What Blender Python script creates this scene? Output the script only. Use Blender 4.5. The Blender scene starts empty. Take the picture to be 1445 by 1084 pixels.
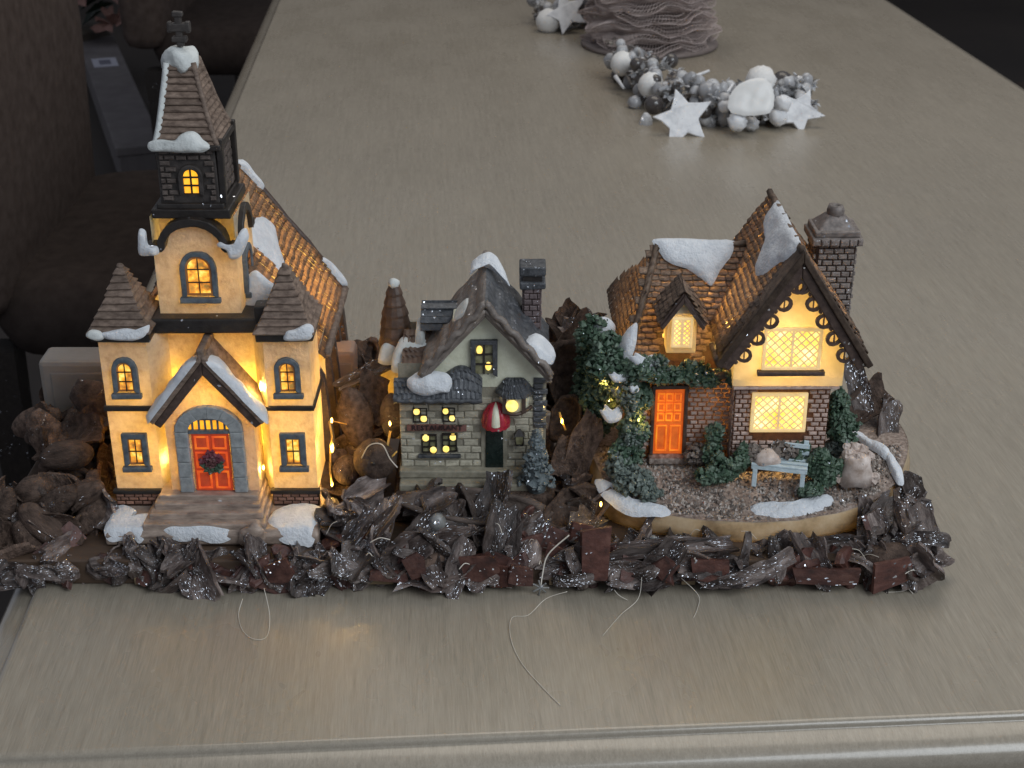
import bpy, math, random
from math import sin, cos, pi, radians, sqrt, tan, atan
from mathutils import Vector, Matrix, noise
random.seed(7)
R = random.Random(11)
sc = bpy.context.scene
COL = sc.collection
S = 0.01                       # everything below is written in centimetres
# ------------------------------------------------------------ camera
CAMH, PITCH, FPX = 43.0, radians(25.55), 2050.0
cam = bpy.data.cameras.new('camera'); cam_o = bpy.data.objects.new('camera', cam); COL.objects.link(cam_o)
cam.sensor_width = 36; cam.lens = FPX/1445*36; cam.clip_start = .02; cam.clip_end = 30
cam_o.location = (0, 0, CAMH*S); cam_o.rotation_euler = (pi/2-PITCH, 0, 0)
cam.dof.use_dof = True; cam.dof.focus_distance = .78; cam.dof.aperture_fstop = 30
sc.camera = cam_o
# ------------------------------------------------------------ world, lamps, exposure
w = bpy.data.worlds.new('World'); sc.world = w; w.use_nodes = True
bg = w.node_tree.nodes['Background']; bg.inputs[0].default_value = (.80, .86, 1, 1); bg.inputs[1].default_value = .25
sc.view_settings.view_transform = 'Standard'; sc.view_settings.look = 'None'
sc.view_settings.exposure = .08; sc.view_settings.gamma = 1
def area(name, loc, target, size, power, col):
    l = bpy.data.lights.new(name, 'AREA'); l.shape = 'RECTANGLE'; l.size = size[0]; l.size_y = size[1]
    l.energy = power; l.color = col
    o = bpy.data.objects.new(name, l); COL.objects.link(o)
    o.location = Vector(loc)*S
    o.rotation_euler = (Vector(target)*S-Vector(loc)*S).to_track_quat('-Z', 'Y').to_euler()
    return o
area('window_light', (135, -60, 160), (5, 80, 0), (1.7, 1.5), 36, (.87, .94, 1))
area('ceiling_light', (40, 190, 190), (0, 110, 0), (1.8, 1.3), 14, (1, .91, .78))
LK = .30
def led(x, y, z, power, r=.35, col=(1, .585, .145)):
    power *= LK
    l = bpy.data.lights.new('led_lamp', 'POINT'); l.energy = power; l.color = col; l.shadow_soft_size = r*S
    o = bpy.data.objects.new('led_lamp', l); COL.objects.link(o); o.location = (x*S, y*S, z*S); return o
# ------------------------------------------------------------ pixel <-> plane helper used for layout measurements
def fp(px, py, Y):
    a = PITCH+atan((py-542)/FPX); Z = CAMH-Y*tan(a); d = Y*cos(PITCH)+(CAMH-Z)*sin(PITCH)
    return ((px-722)*d/FPX, Y, Z)
def tp(px, py, Z=0.0):
    a = PITCH+atan((py-542)/FPX); Y = (CAMH-Z)/tan(a); d = Y*cos(PITCH)+(CAMH-Z)*sin(PITCH)
    return ((px-722)*d/FPX, Y, Z)
# ------------------------------------------------------------ materials
def lin(r, g, b):
    f = lambda c: (c/255/12.92 if c/255 <= .04045 else ((c/255+.055)/1.055)**2.4)
    return (f(r), f(g), f(b), 1)
def mat(name, cols, scale=1.2, rough=.6, bump=.25, bscale=6, trans=0, tcol=None, glit=0, rnd=.0, stretch=(1, 1, 1),
        emit=0, ecols=None, escale=1.5, metal=0, spec=.5, detail=5, gsc=9, bdist=.05, edge=0):
    m = bpy.data.materials.new(name); m.use_nodes = True
    n = m.node_tree.nodes; l = m.node_tree.links
    b = n['Principled BSDF']; out = n['Material Output']
    tc = n.new('ShaderNodeTexCoord'); oi = n.new('ShaderNodeObjectInfo')
    mp = n.new('ShaderNodeMapping'); mp.inputs['Scale'].default_value = (100*stretch[0], 100*stretch[1], 100*stretch[2])
    l.new(tc.outputs['Object'], mp.inputs[0])
    ml = n.new('ShaderNodeMath'); ml.operation = 'MULTIPLY'; ml.inputs[1].default_value = 71; l.new(oi.outputs['Random'], ml.inputs[0])
    ad = n.new('ShaderNodeVectorMath'); ad.operation = 'ADD'; l.new(mp.outputs[0], ad.inputs[0]); l.new(ml.outputs[0], ad.inputs[1])
    V = ad.outputs[0]
    def nz(s, d=5, r=.6):
        t = n.new('ShaderNodeTexNoise'); t.inputs['Scale'].default_value = s; t.inputs['Detail'].default_value = d
        t.inputs['Roughness'].default_value = r; l.new(V, t.inputs['Vector']); return t.outputs[0]
    def ramp(fac, cs, lo=.3, hi=.7):
        r = n.new('ShaderNodeValToRGB'); e = r.color_ramp.elements
        while len(e) < len(cs): e.new(.5)
        for i, c in enumerate(cs):
            e[i].position = lo+(hi-lo)*i/max(1, len(cs)-1); e[i].color = c if len(c) == 4 else (*c, 1)
        l.new(fac, r.inputs[0]); return r.outputs[0]
    c = ramp(nz(scale, detail), cols if len(cols) > 1 else cols*2)
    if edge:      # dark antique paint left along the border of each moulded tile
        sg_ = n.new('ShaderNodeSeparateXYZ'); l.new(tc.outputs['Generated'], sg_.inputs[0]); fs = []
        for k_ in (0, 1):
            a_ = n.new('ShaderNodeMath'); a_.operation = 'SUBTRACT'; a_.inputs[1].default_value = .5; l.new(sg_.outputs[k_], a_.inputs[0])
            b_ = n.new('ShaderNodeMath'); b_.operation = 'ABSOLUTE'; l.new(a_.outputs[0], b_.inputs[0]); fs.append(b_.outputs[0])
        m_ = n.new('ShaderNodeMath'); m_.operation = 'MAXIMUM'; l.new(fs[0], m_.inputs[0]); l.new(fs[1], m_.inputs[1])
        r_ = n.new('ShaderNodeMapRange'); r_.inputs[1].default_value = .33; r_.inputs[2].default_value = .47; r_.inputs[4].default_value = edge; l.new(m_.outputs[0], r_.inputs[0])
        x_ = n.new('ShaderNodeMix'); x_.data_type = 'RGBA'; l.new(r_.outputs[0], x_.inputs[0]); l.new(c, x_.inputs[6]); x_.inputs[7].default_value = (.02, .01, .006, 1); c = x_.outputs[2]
    if rnd:
        h = n.new('ShaderNodeHueSaturation'); mr = n.new('ShaderNodeMapRange')
        mr.inputs[3].default_value = 1-rnd; mr.inputs[4].default_value = 1+rnd
        l.new(oi.outputs['Random'], mr.inputs[0]); l.new(mr.outputs[0], h.inputs['Value']); l.new(c, h.inputs['Color']); c = h.outputs[0]
    b.inputs['Roughness'].default_value = rough; b.inputs['Metallic'].default_value = metal
    b.inputs['Specular IOR Level'].default_value = spec
    bp = n.new('ShaderNodeBump'); bp.inputs['Strength'].default_value = bump; bp.inputs['Distance'].default_value = bdist*S
    l.new(nz(bscale, 6, .65), bp.inputs['Height']); nrm = bp.outputs[0]
    if glit:
        vo = n.new('ShaderNodeTexVoronoi'); vo.inputs['Scale'].default_value = gsc; l.new(V, vo.inputs['Vector'])
        sx = n.new('ShaderNodeSeparateColor'); l.new(vo.outputs['Color'], sx.inputs[0])
        # glitter sticks in drifts
        dn = nz(.45, 2); mr = n.new('ShaderNodeMapRange'); mr.inputs[1].default_value = .35; mr.inputs[2].default_value = .7
        mr.inputs[3].default_value = 1.02; mr.inputs[4].default_value = 1-glit; l.new(dn, mr.inputs[0])
        gt = n.new('ShaderNodeMath'); gt.operation = 'GREATER_THAN'; l.new(sx.outputs[0], gt.inputs[0]); l.new(mr.outputs[0], gt.inputs[1])
        mx = n.new('ShaderNodeMix'); mx.data_type = 'RGBA'; l.new(gt.outputs[0], mx.inputs[0]); l.new(c, mx.inputs[6])
        mx.inputs[7].default_value = (.85, .88, .95, 1); c = mx.outputs[2]
        m1 = n.new('ShaderNodeMath'); m1.operation = 'MULTIPLY'; m1.inputs[1].default_value = .8; l.new(gt.outputs[0], m1.inputs[0]); l.new(m1.outputs[0], b.inputs['Metallic'])
        m2 = n.new('ShaderNodeMapRange'); m2.inputs[3].default_value = rough; m2.inputs[4].default_value = .25; l.new(gt.outputs[0], m2.inputs[0]); l.new(m2.outputs[0], b.inputs['Roughness'])
        # every flake is tilted its own way
        sb = n.new('ShaderNodeVectorMath'); sb.operation = 'SUBTRACT'; sb.inputs[1].default_value = (.5, .5, .5); l.new(vo.outputs['Color'], sb.inputs[0])
        sm = n.new('ShaderNodeVectorMath'); sm.operation = 'SCALE'; l.new(sb.outputs[0], sm.inputs[0])
        m3 = n.new('ShaderNodeMath'); m3.operation = 'MULTIPLY'; m3.inputs[1].default_value = 1.3; l.new(gt.outputs[0], m3.inputs[0]); l.new(m3.outputs[0], sm.inputs['Scale'])
        an = n.new('ShaderNodeVectorMath'); an.operation = 'ADD'; l.new(nrm, an.inputs[0]); l.new(sm.outputs[0], an.inputs[1])
        nn = n.new('ShaderNodeVectorMath'); nn.operation = 'NORMALIZE'; l.new(an.outputs[0], nn.inputs[0]); nrm = nn.outputs[0]
    l.new(c, b.inputs['Base Color']); l.new(nrm, b.inputs['Normal'])
    if emit:
        ec = ramp(nz(escale, 3), ecols or cols, .35, .65); l.new(ec, b.inputs['Emission Color']); b.inputs['Emission Strength'].default_value = emit
    if trans:
        t = n.new('ShaderNodeBsdfTranslucent'); l.new(bp.outputs[0], t.inputs['Normal'])
        if tcol: 
            tt = n.new('ShaderNodeMix'); tt.data_type = 'RGBA'; tt.blend_type = 'MULTIPLY'; tt.inputs[0].default_value = 1
            l.new(c, tt.inputs[6]); tt.inputs[7].default_value = (*tcol[:3], 1); l.new(tt.outputs[2], t.inputs[0])
        else: l.new(c, t.inputs[0])
        ms = n.new('ShaderNodeMixShader'); ms.inputs[0].default_value = trans
        l.new(b.outputs[0], ms.inputs[1]); l.new(t.outputs[0], ms.inputs[2]); l.new(ms.outputs[0], out.inputs[0])
    return m
M = {}
M['cream'] = mat('cream_plaster', [(.66, .58, .43), (.78, .73, .59), (.86, .82, .70)], 2.2, .5, .9, 4.5, trans=.45, tcol=(1, .85, .34), bdist=.12)
M['gable_plaster'] = mat('warm_white_plaster', [(.68, .62, .44), (.80, .75, .58)], 1.2, .5, .5, 4, trans=.45, tcol=(1, .95, .72))
M['black'] = mat('black_brown_paint', [(.012, .009, .008), (.03, .024, .02)], 2, .42, .5, 6, glit=.03)
M['slate'] = mat('slate_blue_stone_paint', [(.06, .075, .088), (.15, .175, .195)], 2.5, .6, .9, 6)
M['shingle'] = mat('weathered_brown_shingle', [(.085, .055, .04), (.30, .22, .17)], 3.2, .6, 1.0, 7, trans=.14, rnd=.18, stretch=(.6, .6, 1.6))
M['dark_stone'] = mat('dark_belfry_stone', [(.022, .018, .016), (.06, .05, .045)], 2.5, .6, .6, 6, glit=.02)
M['belfry_brick'] = mat('dark_grey_brown_brick', [(.05, .04, .035), (.13, .10, .085)], 2.5, .55, .5, 8, rnd=.2)
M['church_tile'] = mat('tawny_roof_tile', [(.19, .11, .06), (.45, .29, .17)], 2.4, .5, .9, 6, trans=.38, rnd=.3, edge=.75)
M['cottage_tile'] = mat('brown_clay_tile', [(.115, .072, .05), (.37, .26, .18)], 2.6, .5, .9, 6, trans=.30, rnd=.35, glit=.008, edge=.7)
M['snow'] = mat('painted_snow', [(.70, .73, .77), (.88, .90, .92)], 1.8, .55, 1.0, 5, trans=.12, bdist=.12)
M['snow_grey'] = mat('greyish_snow_crust', [(.50, .52, .50), (.72, .74, .72)], 1.5, .7, .9, 4, bdist=.08)
M['red_brick'] = mat('painted_red_brick', [(.20, .09, .06), (.36, .20, .14)], 3, .6, .5, 8, rnd=.25)
M['cot_brick'] = mat('cottage_brick', [(.30, .20, .165), (.62, .48, .41)], 3, .6, .5, 8, rnd=.22, glit=.02)
M['mortar'] = mat('dark_mortar', [(.035, .018, .012), (.085, .045, .03)], 3, .7, .5, 8, trans=.3)
M['chim_brick'] = mat('chimney_brick', [(.11, .09, .08), (.29, .245, .22)], 3, .5, .5, 8, rnd=.2, glit=.06)
M['step'] = mat('stone_step', [(.17, .125, .10), (.46, .36, .29)], 1.6, .5, .5, 5, stretch=(.6, 1, 2), glit=.015)
M['door_red'] = mat('glowing_red_door', [(.55, .07, .02), (.72, .13, .03)], 1.6, .45, .6, 5, emit=.55, ecols=[lin(190, 40, 12), lin(235, 85, 20), lin(255, 130, 25)], escale=1.1)  # light shining through the door put in as its own glow
M['door_red_dim'] = mat('dim_glow_red_door', [(.40, .05, .02), (.55, .09, .03)], 2, .5, .4, 5, emit=.4, ecols=[lin(130, 28, 10), lin(190, 60, 18)])  # same door with a weaker glow put in, to set off the panels
M['door_orange_dim'] = mat('dim_glow_orange_door', [(.5, .12, .02), (.65, .18, .03)], 2, .5, .4, 5, emit=.5, ecols=[lin(185, 62, 8), lin(225, 95, 12)])  # weaker glow put into the door board so the orange panels stand out
M['door_orange'] = mat('glowing_orange_door', [(.62, .15, .02), (.80, .22, .03)], 1.6, .45, .6, 5, emit=.62, ecols=[lin(205, 75, 10), lin(245, 120, 15), lin(255, 165, 30)], escale=.8)  # light through the orange door put in as emission
M['pane'] = mat('lit_amber_pane', [(.6, .3, .05), (.8, .5, .1)], 2, .25, .2, 5, emit=1.0, ecols=[lin(80, 42, 14), lin(190, 105, 25), lin(250, 175, 50), lin(255, 228, 120)], escale=1.7)
M['pane_bright'] = mat('bright_amber_pane', [(.6, .3, .05), (.8, .5, .1)], 2, .25, .2, 5, emit=1.15, ecols=[lin(250, 150, 15), lin(255, 190, 35)], escale=1.6)
M['sash_wood'] = mat('lit_sash_wood', [(.30, .14, .04), (.55, .30, .12)], 2, .5, .4, 5, trans=.3)
M['lat_pane'] = mat('lit_lattice_pane', [(.7, .5, .1), (.8, .6, .2)], 2, .25, .3, 5, emit=1.15, ecols=[lin(240, 190, 60), lin(255, 236, 120), lin(255, 250, 195)], escale=.9)
M['dot_pane'] = mat('lit_yellow_pane', [(.7, .5, .1), (.8, .6, .2)], 2, .25, .3, 5, emit=1.2, ecols=[lin(250, 205, 90), lin(255, 232, 140)], escale=3)
M['dim_pane'] = mat('dim_olive_pane', [(.13, .12, .06), (.30, .29, .17)], 3, .3, .3, 5)
M['lattice'] = mat('glowing_cream_lattice', [(.75, .62, .38), (.85, .75, .52)], 2, .5, .2, 5, trans=.35, emit=.34, ecols=[lin(240, 205, 140), lin(250, 225, 175)])  # bars and frame given a glow of their own for the light behind
M['barge'] = mat('dark_brown_bargeboard', [(.035, .02, .016), (.10, .065, .05)], 3, .5, .6, 5, glit=.03, stretch=(1, 1, 1))
M['shop_wall'] = mat('grey_stone_block', [(.32, .295, .22), (.56, .52, .41)], 2.4, .5, .8, 6, rnd=.12, glit=.03)
M['shop_joint'] = mat('grey_stone_joint', [(.19, .175, .13), (.34, .31, .24)], 2, .6, .7, 6, glit=.02)
M['shop_gable'] = mat('pale_green_cream_render', [(.60, .60, .45), (.76, .76, .61)], 1.4, .5, .7, 5, glit=.015)
M['shop_slate'] = mat('dark_slate_shop_roof', [(.03, .033, .037), (.11, .115, .125)], 3, .42, 1, 7, glit=.06, rnd=.2, gsc=14)
M['shop_roof'] = mat('brown_grey_ruffled_roof', [(.11, .09, .078), (.27, .23, .20)], 2, .42, .9, 5, glit=.05, rnd=.12, gsc=14)
M['shop_turret'] = mat('brown_turret_roof', [(.06, .035, .025), (.16, .10, .07)], 2, .5, .5, 5, trans=.1, rnd=.2)
M['purple_brick'] = mat('purplish_chimney_brick', [(.11, .08, .08), (.20, .155, .155)], 3, .5, .7, 7, glit=.03, rnd=.15)
M['awning_red'] = mat('red_awning', [(.28, .012, .025), (.46, .03, .055)], 3, .3, .3, 5, glit=.03)
M['sign_red'] = mat('faded_red_sign', [(.13, .05, .04), (.24, .12, .10)], 3, .5, .4, 5)
M['ink'] = mat('dark_sign_ink', [(.02, .012, .012), (.04, .02, .02)], 3, .5, .1, 5)
M['dark_green'] = mat('dark_green_door', [(.006, .012, .01), (.02, .03, .026)], 3, .25, .5, 5, glit=.06)
M['conifer'] = mat('frosted_blue_green_tree', [(.05, .07, .075), (.17, .20, .21)], 3, .5, .6, 6, glit=.05)
M['leaf'] = mat('dark_green_foliage', [(.012, .032, .018), (.055, .10, .06), (.16, .21, .16)], 1.6, .5, .8, 6, glit=.02)
M['leaf_frost'] = mat('frosted_grey_green_foliage', [(.05, .07, .06), (.20, .24, .21)], 3, .5, .6, 6, glit=.02)
M['gravel'] = mat('glittering_brown_gravel', [(.06, .047, .04), (.15, .12, .10), (.28, .24, .21)], 1.2, .6, .9, 9, glit=.06, trans=.06)
M['gravel_light'] = mat('pale_gravel', [(.30, .25, .21), (.55, .49, .44)], 1.5, .55, .6, 9, glit=.05)
M['path'] = mat('pinkish_garden_path', [(.10, .07, .055), (.26, .20, .165), (.46, .38, .33)], 5, .6, .7, 9, glit=.03, trans=.1)
M['base_edge'] = mat('tan_resin_rim', [(.14, .09, .045), (.52, .40, .25), (.70, .60, .44)], .42, .3, .4, 3, trans=.22)
M['bench'] = mat('pale_blue_bench_paint', [(.46, .57, .60), (.68, .78, .82)], 3, .5, .4, 6)
M['stump'] = mat('pinkish_stone', [(.42, .32, .26), (.78, .68, .62)], 2, .5, .6, 6, glit=.03, trans=.1)
M['bark'] = mat('glittered_dark_bark', [(.013, .009, .008), (.085, .062, .054), (.25, .205, .185)], 1.1, .46, 1.0, 4.2, glit=.15, rnd=.5, gsc=19, bdist=.10, stretch=(.6, 2.0, 1))
M['bark_brown'] = mat('brown_bark', [(.035, .022, .017), (.17, .115, .088)], 1.4, .72, 1.0, 3.0, glit=.02, rnd=.35, gsc=14, bdist=.2, stretch=(2.2, 2.2, .7), spec=.25)
M['pod'] = mat('grey_brown_seed_pod', [(.045, .032, .026), (.17, .13, .11)], 1.2, .6, 1.0, 3.5, glit=.07, rnd=.3, gsc=15, bdist=.14, stretch=(.8, 2, 1.4), spec=.35)
M['chip_red'] = mat('red_brown_cut_chip', [(.028, .011, .009), (.075, .028, .021), (.13, .06, .045)], 1.6, .5, 1.0, 4, glit=.07, rnd=.25, gsc=10)
M['silver_nut'] = mat('silvered_nut', [(.12, .12, .115), (.30, .30, .29)], 1.4, .35, .5, 4, glit=.2)
M['tan'] = mat('pale_cut_wood', [(.16, .11, .06), (.30, .22, .13)], 1, .6, .4, 5, stretch=(.3, 1, 3))
M['fibre'] = mat('glossy_fibre', [(.55, .50, .42), (.75, .70, .62)], 1, .35, .1, 5)
M['glue'] = mat('amber_glue_strand', [(.7, .45, .1), (.9, .65, .2)], 1, .2, .1, 5, trans=.5)
M['board'] = mat('brown_board', [(.05, .03, .02), (.11, .07, .045)], .6, .6, .4, 3, stretch=(.2, 1, 1))
M['bulb'] = mat('glowing_bulb', [(1, .8, .4)], 1, .2, 0, 5, emit=6, ecols=[lin(255, 205, 90), lin(255, 215, 110)])
M['plastic'] = mat('frosted_plastic', [(.34, .315, .29), (.42, .39, .36)], .6, .35, .15, 3, trans=.35)
M['plastic_warm'] = mat('frosted_pink_plastic', [(.45, .33, .27), (.55, .42, .35)], .6, .35, .15, 3, trans=.4)
M['table'] = None
# ------------------------------------------------------------ mesh builder
LOCS = {}
class MB:
    def __init__(s): s.v = []; s.f = []
    def add(s, vs, fs):
        k = len(s.v); s.v += [tuple(p) for p in vs]; s.f += [tuple(i+k for i in q) for q in fs]; return s
    def box(s, x0, x1, y0, y1, z0, z1):
        return s.add([(x0, y0, z0), (x1, y0, z0), (x1, y1, z0), (x0, y1, z0), (x0, y0, z1), (x1, y0, z1), (x1, y1, z1), (x0, y1, z1)],
                     [(0, 3, 2, 1), (4, 5, 6, 7), (0, 1, 5, 4), (1, 2, 6, 5), (2, 3, 7, 6), (3, 0, 4, 7)])
    def hexa(s, P): return s.add(P, [(0, 3, 2, 1), (4, 5, 6, 7), (0, 1, 5, 4), (1, 2, 6, 5), (2, 3, 7, 6), (3, 0, 4, 7)])
    def prism(s, poly, a, b, axis='y'):      # poly of (x,z) between y=a (front) and y=b; axis x: poly of (y,z)
        n = len(poly)
        if axis == 'y': A = [(p[0], a, p[1]) for p in poly]; B = [(p[0], b, p[1]) for p in poly]
        elif axis == 'x': A = [(a, p[0], p[1]) for p in poly]; B = [(b, p[0], p[1]) for p in poly]
        else: A = [(p[0], p[1], a) for p in poly]; B = [(p[0], p[1], b) for p in poly]
        return s.add(A+B, [tuple(range(n)), tuple(range(2*n-1, n-1, -1))]+[(i, i+n, (i+1) % n+n, (i+1) % n) for i in range(n)])
    def band(s, inner, outer, y0, y1, closed=False):   # strip between two (x,z) polylines, thickness in y
        n = len(inner); V = []
        for (a, b) in zip(inner, outer): V += [(a[0], y0, a[1]), (b[0], y0, b[1]), (b[0], y1, b[1]), (a[0], y1, a[1])]
        F = []
        for i in range(n if closed else n-1):
            p, q = 4*i, 4*((i+1) % n)
            for j in range(4): F.append((p+j, p+(j+1) % 4, q+(j+1) % 4, q+j))
        if not closed: F += [(0, 3, 2, 1), (4*n-4, 4*n-3, 4*n-2, 4*n-1)]
        return s.add(V, F)
    def grid(s, fn, nu, nv, flip=False):
        V = [fn(i/nu, j/nv) for j in range(nv+1) for i in range(nu+1)]
        F = []
        for j in range(nv):
            for i in range(nu):
                a = j*(nu+1)+i; q = (a, a+1, a+nu+2, a+nu+1); F.append(q[::-1] if flip else q)
        return s.add(V, F)
    def quad(s, a, b, c, d, nu=8, nv=8, amp=.04, sc_=1.0):
        a, b, c, d = map(Vector, (a, b, c, d)); n = (b-a).cross(d-a).normalized()
        def fn(u, v):
            p = (a*(1-u)+b*u)*(1-v)+(d*(1-u)+c*u)*v
            e = min(u, 1-u, v, 1-v)
            return p+n*(noise.noise(p*sc_)*amp if e > 1e-4 else 0)
        return s.grid(fn, nu, nv)
    def tube(s, pts, r, n=6, cap=True):
        pts = [Vector(p) for p in pts]; k = len(pts); rs = r if isinstance(r, (list, tuple)) else [r]*k
        V = []; up = Vector((0, 0, 1))
        for i, p in enumerate(pts):
            t = (pts[min(i+1, k-1)]-pts[max(i-1, 0)]); t = t.normalized() if t.length > 0 else up
            a = t.cross(up) if abs(t.z) < .95 else t.cross(Vector((1, 0, 0))); a.normalize(); b = t.cross(a)
            for j in range(n):
                q = 2*pi*j/n; V.append(p+(a*cos(q)+b*sin(q))*rs[i])
        F = [(i*n+j, i*n+(j+1) % n, (i+1)*n+(j+1) % n, (i+1)*n+j) for i in range(k-1) for j in range(n)]
        if cap: F += [tuple(range(n))[::-1], tuple((k-1)*n+j for j in range(n))]
        return s.add(V, F)
    def lathe(s, prof, c=(0, 0), n=16, ry=1.0, fn=None, cap=True):
        V = []
        for (r, z) in prof:
            for j in range(n):
                q = 2*pi*j/n; V.append((c[0]+r*cos(q), c[1]+r*sin(q)*ry, z))
        k = len(prof)
        F = [(i*n+j, i*n+(j+1) % n, (i+1)*n+(j+1) % n, (i+1)*n+j) for i in range(k-1) for j in range(n)]
        if cap: F += [tuple(range(n))[::-1], tuple((k-1)*n+j for j in range(n))]
        return s.add(V, F)
    def ell(s, c, r, nu=10, nv=6, amp=0, sc_=1.5, seed=0):
        c = Vector(c); V = []
        for i in range(nv+1):
            t = pi*i/nv
            for j in range(nu):
                q = 2*pi*j/nu; d = Vector((sin(t)*cos(q), sin(t)*sin(q), cos(t)))
                k = 1+amp*noise.noise(d*sc_+Vector((seed, seed*2, c.x+c.z)))
                V.append(c+Vector((d.x*r[0], d.y*r[1], d.z*r[2]))*k)
        F = [(i*nu+j, (i+1)*nu+j, (i+1)*nu+(j+1) % nu, i*nu+(j+1) % nu) for i in range(nv) for j in range(nu)]
        return s.add(V, F)
    def octa(s, c, r, rr=None):
        rr = rr or R
        k = [r*rr.uniform(.6, 1.35) for _ in range(6)]; c = Vector(c)
        a = rr.uniform(0, 3); ux = Vector((cos(a), sin(a), rr.uniform(-.4, .4))); uy = Vector((-sin(a), cos(a), rr.uniform(-.4, .4))); uz = Vector((rr.uniform(-.4, .4), rr.uniform(-.4, .4), 1))
        V = [c+ux*k[0], c-ux*k[1], c+uy*k[2], c-uy*k[3], c+uz*k[4], c-uz*k[5]]
        return s.add(V, [(0, 2, 4), (2, 1, 4), (1, 3, 4), (3, 0, 4), (2, 0, 5), (1, 2, 5), (3, 1, 5), (0, 3, 5)])
    def warp(s, amp, sc_=1.0):
        s.v = [tuple(Vector(p)+noise.noise_vector(Vector(p)*sc_)*amp) for p in s.v]; return s
    def mesh(s, name, L=(0, 0, 0), smooth=False):
        me = bpy.data.meshes.new(name)
        me.from_pydata([((x-L[0])*S, (y-L[1])*S, (z-L[2])*S) for x, y, z in s.v], [], s.f)
        if smooth: me.polygons.foreach_set('use_smooth', [True]*len(me.polygons))
        me.update(); return me
    def build(s, name, m, parent=None, smooth=False, bevel=0, L=None, sub=0, remesh=0):
        L = L or (LOCS[parent.name] if parent else (0, 0, 0))
        me = s.mesh(name, L, smooth); me.materials.append(M[m] if isinstance(m, str) else m)
        import bmesh
        bm = bmesh.new(); bm.from_mesh(me); bmesh.ops.recalc_face_normals(bm, faces=bm.faces); bm.to_mesh(me); bm.free()
        o = bpy.data.objects.new(name, me); COL.objects.link(o)
        if parent: o.parent = parent; LOCS[o.name] = L
        else: o.location = Vector(L)*S; LOCS[o.name] = L
        if sub:
            d = o.modifiers.new('subdivision', 'SUBSURF'); d.levels = sub; d.render_levels = sub
        if bevel:
            d = o.modifiers.new('bevel', 'BEVEL'); d.width = bevel*S; d.segments = 2; d.limit_method = 'ANGLE'
        return o
def tag(o, label=None, cat=None, group=None, kind=None):
    for k, v in (('label', label), ('category', cat), ('group', group), ('kind', kind)):
        if v: o[k] = v
    return o
def thing(name, loc, label, cat, group=None):
    o = bpy.data.objects.new(name, None); COL.objects.link(o); o.location = Vector(loc)*S; o.empty_display_size = .01
    LOCS[o.name] = tuple(loc); return tag(o, label, cat, group)
def inst(name, me, parent, loc, u, v, n, size=(1, 1, 1)):     # a copy sharing mesh data, axes u,v,n
    o = bpy.data.objects.new(name, me); COL.objects.link(o); o.parent = parent
    L = Vector(LOCS[parent.name]); m = Matrix.Identity(4); u, v, n = Vector(u).normalized(), Vector(v).normalized(), Vector(n).normalized()
    for i in range(3): m[i][0] = u[i]*size[0]; m[i][1] = v[i]*size[1]; m[i][2] = n[i]*size[2]; m[i][3] = (loc[i]-L[i])*S
    o.matrix_local = m; return o
def proto(mb, name, m, smooth=False):
    me = mb.mesh(name, (0, 0, 0), smooth); me.materials.append(M[m])
    import bmesh
    bm = bmesh.new(); bm.from_mesh(me); bmesh.ops.recalc_face_normals(bm, faces=bm.faces); bm.to_mesh(me); bm.free()
    return me
def brick_protos(m, k=5):
    out = []
    for i in range(k):
        r = random.Random(i*13+5); j = lambda a: r.uniform(-a, a)
        b = MB(); V = [(x+j(.03), y+j(.05), 0) for x, y in ((-.5, -.5), (.5, -.5), (.5, .5), (-.5, .5))]
        V += [(x+j(.03), y+j(.04), .72+j(.1)) for x, y in ((-.47, -.44), (.47, -.44), (.47, .44), (-.47, .44))]
        V += [(x+j(.04), y+j(.05), 1+j(.1)) for x, y in ((-.37, -.28), (.37, -.28), (.37, .28), (-.37, .28))]
        F = [(8, 9, 10, 11)]
        for q in (0, 4):
            for t in range(4): F.append((q+t, q+(t+1) % 4, q+4+(t+1) % 4, q+4+t))
        b.add(V, F); out.append(proto(b, 'brick', m))
    return out
def tile_protos(m, k=5):       # u along the ridge, v down the slope, n out; open underneath like a thin resin scale
    out = []
    for i in range(k):
        r = random.Random(i*7+3); j = lambda a: r.uniform(-a, a)
        b = MB()
        us = [-.54, -.3, 0, .3, .54]; V = []
        for t, (vv, nn) in enumerate(((-.60, .05), (.0, .55), (.52, .95), (.60, .78))):
            for u in us:
                V.append((u*(1-.03*t)+j(.02), vv-(.10*(u*2)**2 if t > 1 else 0)+j(.03), nn-.22*(abs(u)*1.8)**3+j(.07)))
        for u in us: V.append((u*.9, .60-.10*(u*2)**2+j(.02), .0))
        F = [(y*5+x, y*5+x+1, y*5+x+6, y*5+x+5) for y in range(4) for x in range(4)]
        b.add(V, F); out.append(proto(b, 'roof_tile', m, True))
    return out
PR = {}
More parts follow.
